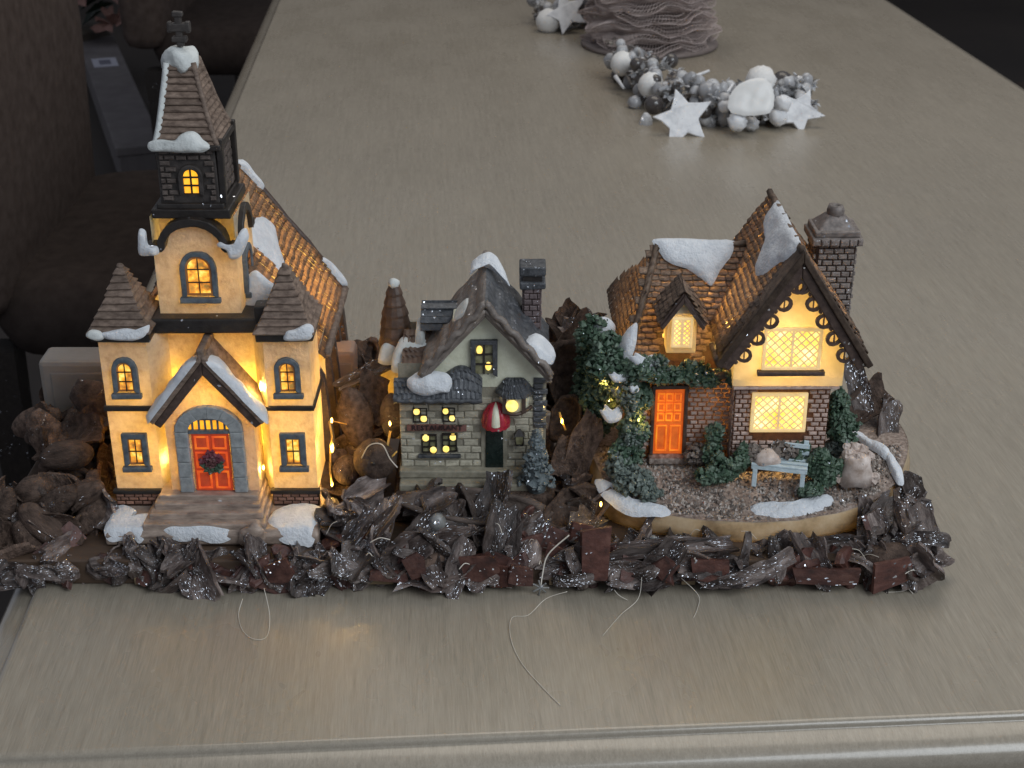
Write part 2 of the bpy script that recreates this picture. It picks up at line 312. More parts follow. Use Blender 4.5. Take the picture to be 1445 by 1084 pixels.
def lay(parent, name, o, u, v, n, W, H, bw, bh, depth, protos, keep=None, joint=.06, rr=None, stuff=None, stagger=True, tile=False, lift=0, cap=None):
    """rows of bricks or tiles; o is the corner, v runs across the rows"""
    rr = rr or R; o, u, v, n = Vector(o), Vector(u).normalized(), Vector(v).normalized(), Vector(n).normalized()
    rows = max(1, round(H/bh)); bh = H/rows; cnt = 0; js = MB()
    for i in range(rows):
        x = -(bw*.5 if (i % 2 and stagger) else 0)
        while x < W-.02:
            ln = bw*rr.uniform(.9, 1.1); a, b = max(0, x), min(W, x+ln); x += ln
            if b-a < .25*bw: continue
            cx, cy = (a+b)/2, (i+.5)*bh; p = o+u*cx+v*cy
            if keep and not keep(p): continue
            sz = ((b-a)-(0 if tile else joint), bh-(0 if tile else joint), depth*rr.uniform(.75, 1.25))
            if tile: sz = (sz[0]*1.02, sz[1]*1.18, sz[2])
            me = rr.choice(protos); q = p+n*(lift+rr.uniform(0, .02))
            if tile: q = q+n*(.16*noise.noise(p*.45)+.05*noise.noise(p*1.3))+v*.05*noise.noise(p*.9)
            if stuff is not None or (cap is not None and cnt >= cap):
                js.add([q+u*(c.co.x/S*sz[0])+v*(c.co.y/S*sz[1])+n*(c.co.z/S*sz[2]) for c in me.vertices], [tuple(f.vertices) for f in me.polygons])
            else: 
                tw = rr.uniform(-.03, .03); uu = u*cos(tw)+v*sin(tw); vv = v*cos(tw)-u*sin(tw)
                inst(name, me, parent, q, uu, vv, n, sz)
            cnt += 1
    if js.v:
        nm_, mt_ = stuff or (name+'s', protos[0].materials[0]); ob = js.build(nm_, mt_, parent); ob['kind'] = 'stuff'
    return cnt
def spl(pts, n=6):              # closed Catmull-Rom through 2-D points
    k = len(pts); out = []
    for i in range(k):
        p0, p1, p2, p3 = [Vector(pts[(i+d) % k]) for d in (-1, 0, 1, 2)]
        for j in range(n):
            t = j/n; out.append(.5*((2*p1)+(-p0+p2)*t+(2*p0-5*p1+4*p2-p3)*t*t+(-p0+3*p1-3*p2+p3)*t**3))
    return out
def snow(parent, o, u, v, outline, th=.22, m='snow', name='snow_patch', drop=None, rings=7):
    """a lump of painted snow with an uneven outline on the plane (o,u,v)"""
    o, u, v = Vector(o), Vector(u), Vector(v); n = u.cross(v).normalized()
    P = spl(outline, 5); c = sum(P, Vector((0, 0)))/len(P); k = len(P); V = []; F = []
    for r in range(rings+1):
        t = r/rings
        for p in P:
            q = c+(p-c)*t*(1+.05*noise.noise(Vector((p.x*3, p.y*3, 1)))); h = th*(1-t**3.5)**.55 if t < 1 else -.05
            w3 = o+u*q.x+v*q.y
            if drop: w3 = Vector(drop(w3))
            V.append(w3+n*(h*(1+.45*noise.noise(w3*1.1))+.0))
    F = [(r*k+j, (r+1)*k+j, (r+1)*k+(j+1) % k, r*k+(j+1) % k) for r in range(rings) for j in range(k)]
    return MB().add(V, F).build(name, m, parent, smooth=True)
def pxsnow(parent, pts, Y, th=.2, m='snow', slope=None):
    """snow patch on an upright (or leaning) face, outline measured on plane Y"""
    w3 = [fp(x, y, Y) for x, y in pts]; o = Vector((0, Y, 0))
    if slope is None: return snow(parent, o, (1, 0, 0), (0, 0, 1), [(p[0], p[2]) for p in w3], th, m)   # n = x cross z = -y
def arch(cx, z0, hw, zs, top, n=10):       # outline of an arched opening, left foot to right foot
    P = [(cx-hw, z0)]
    for i in range(n+1):
        q = pi-pi*i/n; P.append((cx+hw*cos(q), zs+(top-zs)*sin(q)))
    return P+[(cx+hw, z0)]
def window(parent, cx, Y, z0, z1, hw, fw, arched=True, frame='slate', pane='pane', bars=(1, 3), sill=True, th=.22, barm='black', bt=.05, name='window'):
    zs = z1-hw*1.0 if arched else z1
    out = arch(cx, z0, hw, zs, z1) if arched else [(cx-hw, z0), (cx-hw, z1), (cx+hw, z1), (cx+hw, z0)]
    hi = hw-fw; inn = arch(cx, z0+fw*.6, hi, zs, z1-fw) if arched else [(cx-hi, z0+fw*.6), (cx-hi, z1-fw), (cx+hi, z1-fw), (cx+hi, z0+fw*.6)]
    w_ = MB().band(inn, out, Y-th, Y+.05).warp(.04, 2).build(name, frame, parent, bevel=.04)
    k_ = .84 if hi > .3 else .8; zc = (z0+fw*.6+z1-fw)/2; inn2 = [(cx+(a-cx)*k_, zc+(b_-zc)*(k_+.06)) for a, b_ in inn]
    if frame == 'slate': MB().band(inn2, inn, Y-.14, Y-.03, True).warp(.02, 3).build('sash', 'sash_wood', w_)
    MB().prism(inn, Y-.05, Y+.02).build('pane', pane, w_)
    b = MB()
    for i in range(bars[0]):
        x = cx-hi+2*hi*(i+1)/(bars[0]+1); b.box(x-bt/2, x+bt/2, Y-.13, Y-.051, z0+fw*.6, z1-fw)
    for i in range(bars[1]-1):
        z = z0+fw*.6+(z1-fw-z0-fw*.6)*(i+1)/bars[1]; b.box(cx-hi, cx+hi, Y-.135, Y-.056, z-bt/2, z+bt/2)
    b.warp(.025, 3).build('glazing_bars', barm, w_)
    if sill: MB().box(cx-hw-.12, cx+hw+.12, Y-th-.12, Y-.02, z0-.22, z0+.06).warp(.03, 2).build('sill', frame, w_, bevel=.04)
    return w_
# ============================================================ floor
def make_table_mat():
    m = bpy.data.materials.new('limed_wood_veneer'); m.use_nodes = True; n = m.node_tree.nodes; l = m.node_tree.links; b = n['Principled BSDF']
    tc = n.new('ShaderNodeTexCoord')
    def nz(sx, sy, d, r=.6):
        mp = n.new('ShaderNodeMapping'); mp.inputs['Scale'].default_value = (100*sx, 100*sy, 100*sx); l.new(tc.outputs['Object'], mp.inputs[0])
        t = n.new('ShaderNodeTexNoise'); t.inputs['Scale'].default_value = 1; t.inputs['Detail'].default_value = d; t.inputs['Roughness'].default_value = r
        l.new(mp.outputs[0], t.inputs['Vector']); return t.outputs[0]
    fine = nz(13, .55, 3, .7); mid = nz(3.2, .12, 3); big = nz(.05, .03, 2)
    a = n.new('ShaderNodeMath'); a.operation = 'MULTIPLY_ADD'; a.inputs[1].default_value = .55; l.new(fine, a.inputs[0])
    h = n.new('ShaderNodeMath'); h.operation = 'MULTIPLY'; h.inputs[1].default_value = .3; l.new(mid, h.inputs[0]); l.new(h.outputs[0], a.inputs[2])
    g = n.new('ShaderNodeMath'); g.operation = 'MULTIPLY_ADD'; g.inputs[1].default_value = .2; l.new(big, g.inputs[0]); l.new(a.outputs[0], g.inputs[2])
    r = n.new('ShaderNodeValToRGB'); e = r.color_ramp.elements; e[0].position = .33; e[0].color = (.215, .186, .143, 1); e[1].position = .69; e[1].color = (.358, .315, .25, 1)
    l.new(g.outputs[0], r.inputs[0]); l.new(r.outputs[0], b.inputs['Base Color'])
    sm_n = nz(.16, .09, 4); rr_n = n.new('ShaderNodeMapRange'); rr_n.inputs[1].default_value = .3; rr_n.inputs[2].default_value = .7; rr_n.inputs[3].default_value = .21; rr_n.inputs[4].default_value = .36; l.new(sm_n, rr_n.inputs[0]); l.new(rr_n.outputs[0], b.inputs['Roughness']); b.inputs['Specular IOR Level'].default_value = .45
    bp = n.new('ShaderNodeBump'); bp.inputs['Strength'].default_value = .28; bp.inputs['Distance'].default_value = .0003; l.new(fine, bp.inputs['Height']); l.new(bp.outputs[0], b.inputs['Normal'])
    return m
M['table'] = make_table_mat()
M['floor'] = mat('dark_floor', [(.020, .014, .011), (.034, .025, .019)], .02, .6, .1, 1)
M['velvet'] = mat('dark_taupe_upholstery', [(.060, .043, .036), (.10, .075, .064)], .5, .95, .4, 3, spec=.15)
M['velvet_dark'] = mat('charcoal_upholstery', [(.030, .022, .019), (.048, .036, .031)], .5, .95, .3, 3, spec=.15)
M['grey_wood'] = mat('pale_grey_painted_board', [(.10, .088, .088), (.15, .135, .135)], .15, .8, .2, 2, stretch=(1, 1, .2))
M['white_label'] = mat('white_paper_label', [(.42, .42, .48)], 1, .6, 0, 2)
M['label_print'] = mat('grey_label_print', [(.14, .14, .18)], 1, .6, 0, 2)
M['petal'] = mat('pink_petal', [(.16, .08, .065), (.26, .15, .125)], .5, .7, .3, 3)
M['plant_leaf'] = mat('dark_plant_leaf', [(.008, .018, .01), (.02, .04, .022)], .5, .5, .3, 3)
M['vase'] = mat('brown_vase', [(.05, .04, .032), (.09, .075, .06)], .5, .5, .2, 3)
fl = MB().box(-360, 440, -80, 800, -78, -75).build('floor', 'floor'); tag(fl, kind='structure')
wl = MB().box(-360, 440, 760, 766, -75, 190).build('back_wall', mat('dim_room_wall', [(.16, .145, .125), (.19, .17, .15)], .02, .9, .1, 1)); tag(wl, kind='structure')
# ============================================================ dining table (local axes turned 3.7 degrees)
TX0, TX1, TY0, TY1 = -20.8, 71.6, 53.0, 262
table = thing('dining_table', (0, 0, 0), 'large dining table with a limed taupe wood grain top and moulded edge', 'table')
table.rotation_euler.z = radians(3.7)
prof = [(0, 0), (.08, -.006), (.16, -.032), (.23, -.075), (.285, -.135), (.315, -.205), (.32, -.28), (.34, -.33), (.38, -.35), (.48, -.365), (.75, -.41), (1.05, -.48), (1.35, -.58), (1.6, -.72), (1.78, -.9), (1.9, -1.15), (1.95, -1.5), (1.95, -2.6), (1.85, -2.9), (1.4, -3.1), (.2, -3.1)]
MB().box(TX0, TX1, TY0, TY1, -3.0, 0).build('tabletop', 'table', table)
e = MB()
M['table_edge'] = M['table'].copy(); pe = M['table_edge'].node_tree.nodes['Principled BSDF']; pe.inputs['Coat Weight'].default_value = .8; pe.inputs['Coat Roughness'].default_value = .16
for s_ in range(0): pass
vv = []; ff = []      # each of the four sides gets its own smooth strip so the mitres stay crisp
cs = [(TX0, TY0, -1, -1), (TX1, TY0, 1, -1), (TX1, TY1, 1, 1), (TX0, TY1, -1, 1)]
for k in range(4):
    a, c_ = cs[k], cs[(k+1) % 4]; NN = 60
    base = len(vv)
    for (d, z) in prof:
        for i in range(NN+1):
            t = i/NN; x = (a[0]+a[2]*d)*(1-t)+(c_[0]+c_[2]*d)*t; y = (a[1]+a[3]*d)*(1-t)+(c_[1]+c_[3]*d)*t
            vv.append((x, y, z+.012*noise.noise(Vector((x*.3, y*.3, d*2)))))
    for i in range(len(prof)-1):
        for j in range(NN): q = base+i*(NN+1)+j; ff.append((q, q+1, q+NN+2, q+NN+1))
e = MB().add(vv, ff)
eo = e.build('edge_moulding', 'table_edge', table, smooth=True)
for (x, y) in ((TX0+6, TY0+8), (TX1-6, TY0+8), (TX0+6, TY1-8), (TX1-6, TY1-8)):
    MB().hexa([(x-3, y-3, -75), (x+3, y-3, -75), (x+3, y+3, -75), (x-3, y+3, -75), (x-4.5, y-4.5, -3.05), (x+4.5, y-4.5, -3.05), (x+4.5, y+4.5, -3.05), (x-4.5, y+4.5, -3.05)]).build('leg', 'table', table, bevel=.4)
# ============================================================ dim things beyond the table
def chair(loc, rz, label, m, back=78, grp=None, wd=54):
    t = thing('upholstered_chair', loc, label, 'chair', grp); L = loc
    t.rotation_euler.z = rz
    LOCS[t.name] = (0, 0, 0)
    def soft(x0, x1, y0, y1, z0, z1, nm, r=3, amp=.8):
        b = MB(); n = 10
        def side(q): return q
        for (zz, ins) in ((z0, r), (z0+r*.3, r*.3), (z0+r, 0), ((z0+z1)/2, -amp), (z1-r, 0), (z1-r*.3, r*.3), (z1, r)):
            for k in range(28):
                a = 2*pi*(k+.5)/28; c, s_ = cos(a), sin(a); p = .35
                X = (abs(c)**p)*(1 if c > 0 else -1); Y = (abs(s_)**p)*(1 if s_ > 0 else -1)
                b.v.append(((x0+x1)/2+X*((x1-x0)/2-ins), (y0+y1)/2+Y*((y1-y0)/2-ins), zz))
        for i in range(6):
            for k in range(28): b.f.append((i*28+k, i*28+(k+1) % 28, (i+1)*28+(k+1) % 28, (i+1)*28+k))
        b.f += [tuple(range(28))[::-1], tuple(6*28+k for k in range(28))]
        return b.build(nm, m, t, smooth=True, L=(0, 0, 0))
    st_ = soft(-wd/2, wd/2, -25, 27, 38, 49, 'seat'); st_.data.materials[0] = M['velvet_dark']
    bk = soft(-wd/2, wd/2, 22, 33, 44, back, 'backrest')
    for i in range(3):
        for j in range(2): MB().ell((-wd*.28+i*wd*.28, 22.2, 58+j*12), (.8, .35, .8), 8, 5).build('button', m, bk, smooth=True, L=(0, 0, 0))
    for sx in (-1, 1):
        for sy in (-20, 26): MB().hexa([(sx*22-1.6, sy-1.6, 0), (sx*22+1.6, sy-1.6, 0), (sx*22+1.6, sy+1.6, 0), (sx*22-1.6, sy+1.6, 0), (sx*22-2.4, sy-2.4, 39), (sx*22+2.4, sy-2.4, 39), (sx*22+2.4, sy+2.4, 39), (sx*22-2.4, sy+2.4, 39)]).build('leg', 'black', t, L=(0, 0, 0))
    return t
chair((-43, 200, -75), radians(92), 'dark taupe chair at the left table edge, nearest the church', 'velvet', 100, 'chairs round the table')
chair((-56, 356, -75), radians(90), 'dark taupe chair at the left table edge, second from the church', 'velvet', 104, 'chairs round the table')
chair((-52, 440, -75), radians(90), 'dark chair seen right behind the steeple cross, beyond the others', 'velvet_dark', 100, 'chairs round the table')
chair((122, 262, -75), radians(-86), 'charcoal chair at the far right table edge', 'velvet_dark', 92, 'chairs round the table')
# potted flowers
pot = thing('potted_flowers', (-150, 500, -75), 'pink flowers with dark leaves in a brown pot at the top left corner', 'potted flowers')
MB().lathe([(9, -75), (12, -72), (13, -66), (11, -62), (12, -61)], (-150, 500), 20).build('pot', 'vase', pot, smooth=True)
b = MB(); rr = random.Random(6)
for i in range(46):
    q = rr.uniform(0, 2*pi); r_ = rr.uniform(6, 17); z = rr.uniform(-62, -48); c = Vector((-150+r_*.3*cos(q), 500+r_*.3*sin(q), z-4)); t = Vector((-150+r_*cos(q), 500+r_*sin(q), z)); s_ = Vector((-sin(q), cos(q), 0))*2.6; m_ = (c+t)/2+Vector((0, 0, 2.5))
    b.add([c, m_+s_, t, m_-s_, m_-Vector((0, 0, .8))], [(0, 1, 4), (1, 2, 4), (2, 3, 4), (3, 0, 4), (0, 3, 2, 1)])
b.build('leaves', 'plant_leaf', pot)
for (x, y, z, s0) in ((-154, 492, -46, 11), (-142, 495, -50, 10), (-133, 490, -58, 8)):
    b = MB()
    for k in range(9):
        q = k*2.4; r_ = s0*(.35+.07*k)
        b.grid(lambda u, v: (x+r_*cos(q+(u-.5)*1.3)*(.3+.9*v), y+r_*sin(q+(u-.5)*1.3)*(.3+.9*v), z+s0*.75*v*(1-.08*k)-s0*.25*v*v*k*.25+.6*sin(u*9+k)), 5, 4)
    b.build('flower', 'petal', pot, smooth=True)
# pale box with label
bx = thing('storage_box', (-118, 428, -75), 'pale grey box with white label standing on the floor left of the steeple', 'box')
# ============================================================ CHURCH
CH = (-16.1, 72, 1.6)
church = thing('model_church', CH, 'lit white miniature church with tall shingled steeple, red door and snow, at the left', 'model church')
cx = -16.1
b = MB()
prof_b = [(-21.75, 66.5), (-10.35, 66.5), (-10.3, 70), (-10.3, 83.4), (-21.8, 83.4), (-21.8, 70)]
b.v += [(x, y, 1.62) for x, y in prof_b]+[(x*1.0, y+.05, 2.15) for x, y in prof_b]+[(cx+(x-cx)*.985, y+.25, 2.5) for x, y in prof_b]
for k in (0, 6):
    for j in range(6): b.f.append((k+j, k+(j+1) % 6, k+6+(j+1) % 6, k+6+j))
b.f += [tuple(range(6))[::-1], tuple(range(12, 18))]
b.warp(.06, .8).build('base', 'step', church, bevel=.12)
# steps
for i, (x0, x1, y0, z) in enumerate([(-19.7, -13.2, 66.75, 2.78), (-19.5, -13.4, 67.3, 3.08), (-19.3, -13.6, 67.85, 3.38), (-19.1, -13.75, 68.3, 3.68)]):
    MB().grid(lambda u, v: (x0+(x1-x0)*u, y0 if v < .5 else y0+(v-.5)*4, z-.32+.32*min(1, v*2)), 10, 4).warp(.04, 1.5)
    MB().box(x0, x1, y0, 71.2, z-.4, z).warp(.09, 1.1).build('step', 'step', church, bevel=.07)
# single-skin plaster shell
def wall(name, a, b_, z0, z1, m='cream', par=None, nu=8, nv=14, amp=.05):
    return MB().quad((a[0], a[1], z0), (b_[0], b_[1], z0), (b_[0], b_[1], z1), (a[0], a[1], z1), nu, nv, amp, 1.3).build(name, m, par or church, smooth=True)
TL, TRr = (-21.6, -19.1), (-13.0, -10.62); YF = 69.3
for (x0, x1, side) in ((TL[0], TL[1], -1), (TRr[0], TRr[1], 1)):
    wall('turret_wall', (x0, YF), (x1, YF), 3.5, 12.45)
    xi = x1 if side < 0 else x0; xo = x0 if side < 0 else x1; xc = -18.35 if side < 0 else -13.8
    wall('turret_wall', (xi, YF), (xc, 71.0), 2.6, 12.45, nu=6)
    wall('turret_wall', (xo, YF), (xo, 72.6), 3.4, 12.45, nu=6)
    wall('turret_wall', (xo, 72.6), (xo+(.05 if side < 0 else -.05), 83), 2.4, 10.4, nu=10)
    # string course, ledge and brick plinth
    MB().box(x0-.12, x1+.1, YF-.16, YF+.1, 8.32, 8.6).warp(.03, 2).build('string_course', 'black', church, bevel=.05)
    MB().box(xo-.12, xo+.12, YF+.1, 72.7, 8.32, 8.6).warp(.03, 2).build('string_course', 'black', church, bevel=.05)
    MB().box(x0-.2, x1+.15, YF-.28, YF+.1, 3.3, 3.55).warp(.05, 2).build('plinth_ledge', 'black', church, bevel=.05)
    MB().box(x0-.1, x1+.05, YF-.1, YF+.3, 2.4, 3.3).build('plinth', 'mortar', church)
    pb = brick_protos('red_brick') if 'rb' not in PR else PR['rb']; PR['rb'] = pb
    lay(church, 'brick', (x0-.1, YF-.1, 2.62), (1, 0, 0), (0, 0, 1), (0, -1, 0), x1-x0+.15, .68, .5, .23, .09, pb)
    MB().band([(x0-.05, 12.4), (x1+.05, 12.4)], [(x0-.2, 12.45), (x1+.2, 12.45)], YF-.1, YF+.1)
    cxt = (x0+x1)/2
    window(church, cxt-.02, YF-.03, 9.35, 11.45, .68, .27)
    window(church, cxt+(.05 if side < 0 else .0), YF-.03, 4.95, 7.0, .68, .3, arched=False, bars=(1, 2))
    # dark cornice and stepped shingle roof
    MB().box(x0-.3, x1+.3, YF-.35, 72.9, 12.42, 12.95).warp(.06, 1.5).build('cornice', 'black', church, bevel=.08)
    N = 9; bx0, bx1, by0, by1, zb, zt = x0-.32, x1+.32, YF-.4, 72.6, 12.9, 15.95
    ax, ay = cxt, 70.7
    for i in range(N):
        t0, t1 = i/N, (i+1)/N; fl_ = lambda t: 1-(t**.86)*.93
        k0, k1 = fl_(t0), fl_(t1); V = []
        for (k, z) in ((k0*1.0+.05, zb+(zt-zb)*t0), (k0*1.0+.07, zb+(zt-zb)*(t0)+.09), (k1-.0, zb+(zt-zb)*t1+.02)):
            V += [(ax+(bx0-ax)*k, ay+(by0-ay)*k, z), (ax+(bx1-ax)*k, ay+(by0-ay)*k, z), (ax+(bx1-ax)*k, ay+(by1-ay)*k, z), (ax+(bx0-ax)*k, ay+(by1-ay)*k, z)]
        mb = MB().add(V, [(0, 3, 2, 1), (8, 9, 10, 11)]+[(q+j, q+(j+1) % 4, q+4+(j+1) % 4, q+4+j) for q in (0, 4) for j in range(4)])
        mb.warp(.06, 1.6).build('shingle_course', 'shingle', church, bevel=.03)
    MB().ell((ax, ay, zt), (.2, .2, .22), 8, 5, .3).build('finial', 'shingle', church, smooth=True)
# recessed middle wall
wall('front_wall', (-18.35, 71), (-13.8, 71), 3.3, 12.5, nu=12)
MB().box(-19.0, -13.35, 70.15, 73.5, 12.38, 13.25).warp(.06, 1.5).build('belt_course', 'black', church, bevel=.1)
# small bracket box right of the belt
MB().box(-13.45, -12.75, 70.0, 71.0, 12.9, 14.0).warp(.08, 2).build('bracket', 'black', church, bevel=.08)
# tower
X0, X1, YT = -18.6, -14.3, 70.95
wall('tower_wall', (X0, YT), (X1, YT), 13.2, 16.95, nu=10, nv=10)
wall('tower_wall', (X1, YT), (X1+.1, 75.2), 13.2, 18.6, nu=10, nv=10); wall('tower_wall', (X0, YT), (X0-.1, 75.2), 13.2, 18.6, nu=10, nv=10)
tcx = (X0+X1)/2
MB().grid(lambda u, v: (tcx+(u-.5)*2*1.45, YT+.0, 16.9+(1.25*sqrt(max(0, 1-(2*u-1)**2)))*v), 16, 5).build('tower_gable', 'cream', church, smooth=True)
wall('tower_wall', (X0+.2, YT+1.0), (X1-.2, YT+1.0), 16.6, 18.7, nu=8, nv=4)
def archtrim(mk, c, hw_out=2.45):
    inn = [(-hw_out, 16.78), (-1.62, 16.78)]+[(1.45*cos(pi-pi*i/12), 16.95+1.22*sin(pi-pi*i/12)) for i in range(13)]+[(1.62, 16.78), (hw_out, 16.78)]
    out = [(-hw_out, 17.16), (-1.9, 17.2)]+[(1.85*cos(pi-pi*i/12), 17.0+1.62*sin(pi-pi*i/12)) for i in range(13)]+[(1.9, 17.2), (hw_out, 17.16)]
    return inn, out
inn, out = archtrim(0, 0)
MB().band([(tcx+a, z) for a, z in inn], [(tcx+a, z) for a, z in out], YT-.42, YT+.5).warp(.04, 1.5).build('arched_moulding', 'black', church, bevel=.05)
sm = MB().band(inn, out, -.02, .3); sm.v = [(X1+.1+y*-1+.0+.2, 73.1+x*.82, z) for (x, y, z) in sm.v]; sm.warp(.04, 1.5).build('arched_moulding', 'black', church, bevel=.05)
window(church, tcx+.1, YT-.03, 14.15, 16.75, .95, .27, bars=(1, 3), pane='pane')
ww = window(church, 73.0, 0, 13.9, 16.4, .95, .35, bars=(1, 3))   # turned to the right face
for o in [ww]+list(ww.children):
    for v_ in o.data.vertices:
        X, Y, Z = v_.co.x/S+CH[0], v_.co.y/S+CH[1], v_.co.z/S; v_.co = ((X1+.06-Y-CH[0])*S, (X-CH[1])*S, Z*S)
# belfry
BX0, BX1, BY0, BY1 = -18.05, -14.95, 71.4, 75.3
MB().box(BX0-.45, BX1+.5, BY0-.4, BY1+.3, 18.45, 18.95).warp(.06, 1.4).build('belfry_ledge', 'black', church, bevel=.08)
MB().box(BX0-.2, BX1+.2, BY0-.2, BY1+.2, 18.9, 19.2).warp(.05, 1.4).build('belfry_ledge', 'black', church, bevel=.06)
MB().hexa([(BX0, BY0, 19.1), (BX1, BY0, 19.1), (BX1, BY1, 19.1), (BX0, BY1, 19.1), (BX0+.0, BY0+.1, 22.2), (BX1-.1, BY0+.1, 22.2), (BX1-.1, BY1, 22.2), (BX0, BY1, 22.2)]).warp(.04, 1.5).build('belfry', 'dark_stone', church, bevel=.08)
PR['bb'] = brick_protos('belfry_brick')
lay(church, 'brick', (BX0+.12, BY0+.0, 19.3), (1, 0, 0), (0, .03, 1), (0, -1, 0), BX1-BX0-.3, 2.75, .58, .3, .13, PR['bb'], keep=lambda p: abs(p.x-(tcx+.08)) > .78 or p.z > 21.45)
lay(church, 'brick', (BX1+.0, BY0+.3, 19.3), (0, 1, 0), (-.03, 0, 1), (1, 0, 0), 3.3, 2.7, .75, .45, .12, PR['bb'])
window(church, tcx+.08, BY0-.03, 19.6, 21.25, .62, .24, frame='dark_stone', pane='pane_bright', bars=(1, 3), sill=False, bt=.09)
for (x, y) in ((BX1+.08, BY0+.0), (BX1+.08, BY1-.2)):
    MB().box(x-.1, x+.22, y, y+.35, 19.1, 22.5).warp(.06, 1.4).build('corner_strip', 'black', church, bevel=.05)
# spire
SA = (-18.0, -14.85, 71.25, 75.3, 22.1); SB = (-17.3, -16.05, 72.75, 73.95, 26.1)
def sp(t, k=0):
    g = t**.8; l_ = [SA[i]+(SB[i]-SA[i])*g for i in range(4)]+[SA[4]+(SB[4]-SA[4])*t]
    return l_[0]-k, l_[1]+k, l_[2]-k, l_[3]+k, l_[4]
N = 12
for i in range(N):
    V = []
    for (t, k, dz) in ((i/N, .10, 0), (i/N, .13, .12), ((i+1)/N, -.02, .02)):
        x0, x1, y0, y1, z = sp(t, k); V += [(x0, y0, z+dz), (x1, y0, z+dz), (x1, y1, z+dz), (x0, y1, z+dz)]
    MB().add(V, [(0, 3, 2, 1), (8, 9, 10, 11)]+[(q+j, q+(j+1) % 4, q+4+(j+1) % 4, q+4+j) for q in (0, 4) for j in range(4)]).warp(.04, 1.7).build('shingle_course', 'shingle', church, bevel=.04)
for (a, c_) in ((0, 2), (1, 2), (1, 3), (0, 3)):
    pts = []
    for i in range(9):
        q = sp(i/8, .04); pts.append((q[a], q[c_], q[4]))
    MB().tube(pts, .17, 5).warp(.03, 2).build('ridge_strip', 'snow_grey' if a == 0 else 'shingle', church, smooth=True)
MB().box(BX0-.25, BX1+.25, BY0-.3, BY1+.2, 22.0, 22.3).warp(.06, 1.4).build('spire_eave', 'black', church, bevel=.06)
# snow cap and cross
cap = MB().lathe([(.35, 26.0), (.78, 25.9), (.9, 26.05), (.88, 26.45), (.76, 26.68), (.45, 26.78)], (-16.7, 73.3), 20).warp(.22, 1.3); cap.v = [(x, y, z-(.35 if (z < 26.4) else 0)*max(0, sin(x*7+y*5))) for x, y, z in cap.v]
cap.build('snow_cap', 'snow_grey', church, smooth=True)
cr = MB().box(-16.85, -16.5, 73.1, 73.45, 26.8, 28.45).box(-17.2, -16.15, 73.12, 73.43, 27.62, 27.95)
cr.box(-17.25, -17.0, 73.08, 73.47, 27.5, 28.05).box(-16.35, -16.1, 73.08, 73.47, 27.5, 28.05).box(-16.95, -16.4, 73.06, 73.49, 28.3, 28.55).box(-17.05, -16.3, 73.05, 73.5, 27.05, 27.3)
cr.box(-17.2, -16.1, 73.05, 73.5, 27.55, 27.98); cr.warp(.05, 3).build('cross', 'dark_stone', church, bevel=.06)
snow(church, (-16.5, 71.1, 22.25), (1, 0, 0), (0, .25, 1), [(-1.75, -.2), (-1.1, -.25), (0, -.3), (.9, -.28), (1.35, -.05), (.95, .35), (.5, .75), (-.1, .62), (-.5, .3), (-1.2, .35), (-1.8, .2)], .3, 'snow_grey')
# porch
PY = 68.9
def porch_top(x): return 8.2+(1-abs(x-(-16.1))/2.75)*2.75
MB().grid(lambda u, v: (-18.5+4.75*u, PY, 3.6+(porch_top(-18.5+4.75*u)-3.6)*v+0*u), 16, 16).build('porch_wall', 'cream', church, smooth=True)
wall('porch_wall', (-18.5, PY), (-18.5, 71), 3.5, 8.4, nu=5); wall('porch_wall', (-13.75, PY), (-13.75, 71), 3.5, 8.4, nu=5)
ap = (-16.1, 11.55); fl2 = (-18.95, 7.95); fr2 = (-13.25, 7.95)
for f in (fl2, fr2):
    d = Vector((f[0]-ap[0], f[1]-ap[1])).normalized(); nn = Vector((-d.y, d.x)); nn = nn if nn.y < 0 else -nn
    A, B_ = Vector(ap), Vector(f)
    P = [A, B_, B_+nn*.42, Vector((ap[0], ap[1]-.78))]
    MB().prism([tuple(p) for p in P], PY-.5, PY-.2).warp(.05, 1.6).build('bargeboard', 'barge', church, bevel=.06)
    P = [A, B_, B_+nn*-.3, Vector((ap[0], ap[1]+.5))]
    MB().prism([tuple(p) for p in P], PY-.62, 71.1).warp(.06, 1.6).build('porch_roof', 'shingle', church, bevel=.08)
    nn2 = -nn; s_ = 1 if f[0] > ap[0] else -1
    o = Vector((ap[0]+nn2.x*.3, PY-.6, ap[1]+nn2.y*.3)); U = Vector((d.x, 0, d.y)); W_ = Vector((0, 1, 0))
    pts = [(.05, 0), (.9, -.1), (2.0, -.06), (3.2, -.12), (4.55, -.05), (4.85, .35), (4.4, .75), (3.2, .55), (2.1, .9), (1.2, .75), (.2, 1.1)]
    if s_ > 0: snow(church, o, U, W_, pts, .34) if U.cross(W_).z > 0 else snow(church, o, W_, U, [(b2, a2) for a2, b2 in pts], .34)
    else: snow(church, o, W_, U, [(b2, a2) for a2, b2 in pts], .34) if W_.cross(U).z > 0 else snow(church, o, U, W_, pts, .34)
MB().box(-16.3, -15.9, 68.3, 71.1, 11.75, 12.25).warp(.08, 2).build('ridge_knob', 'shingle', church, bevel=.08)
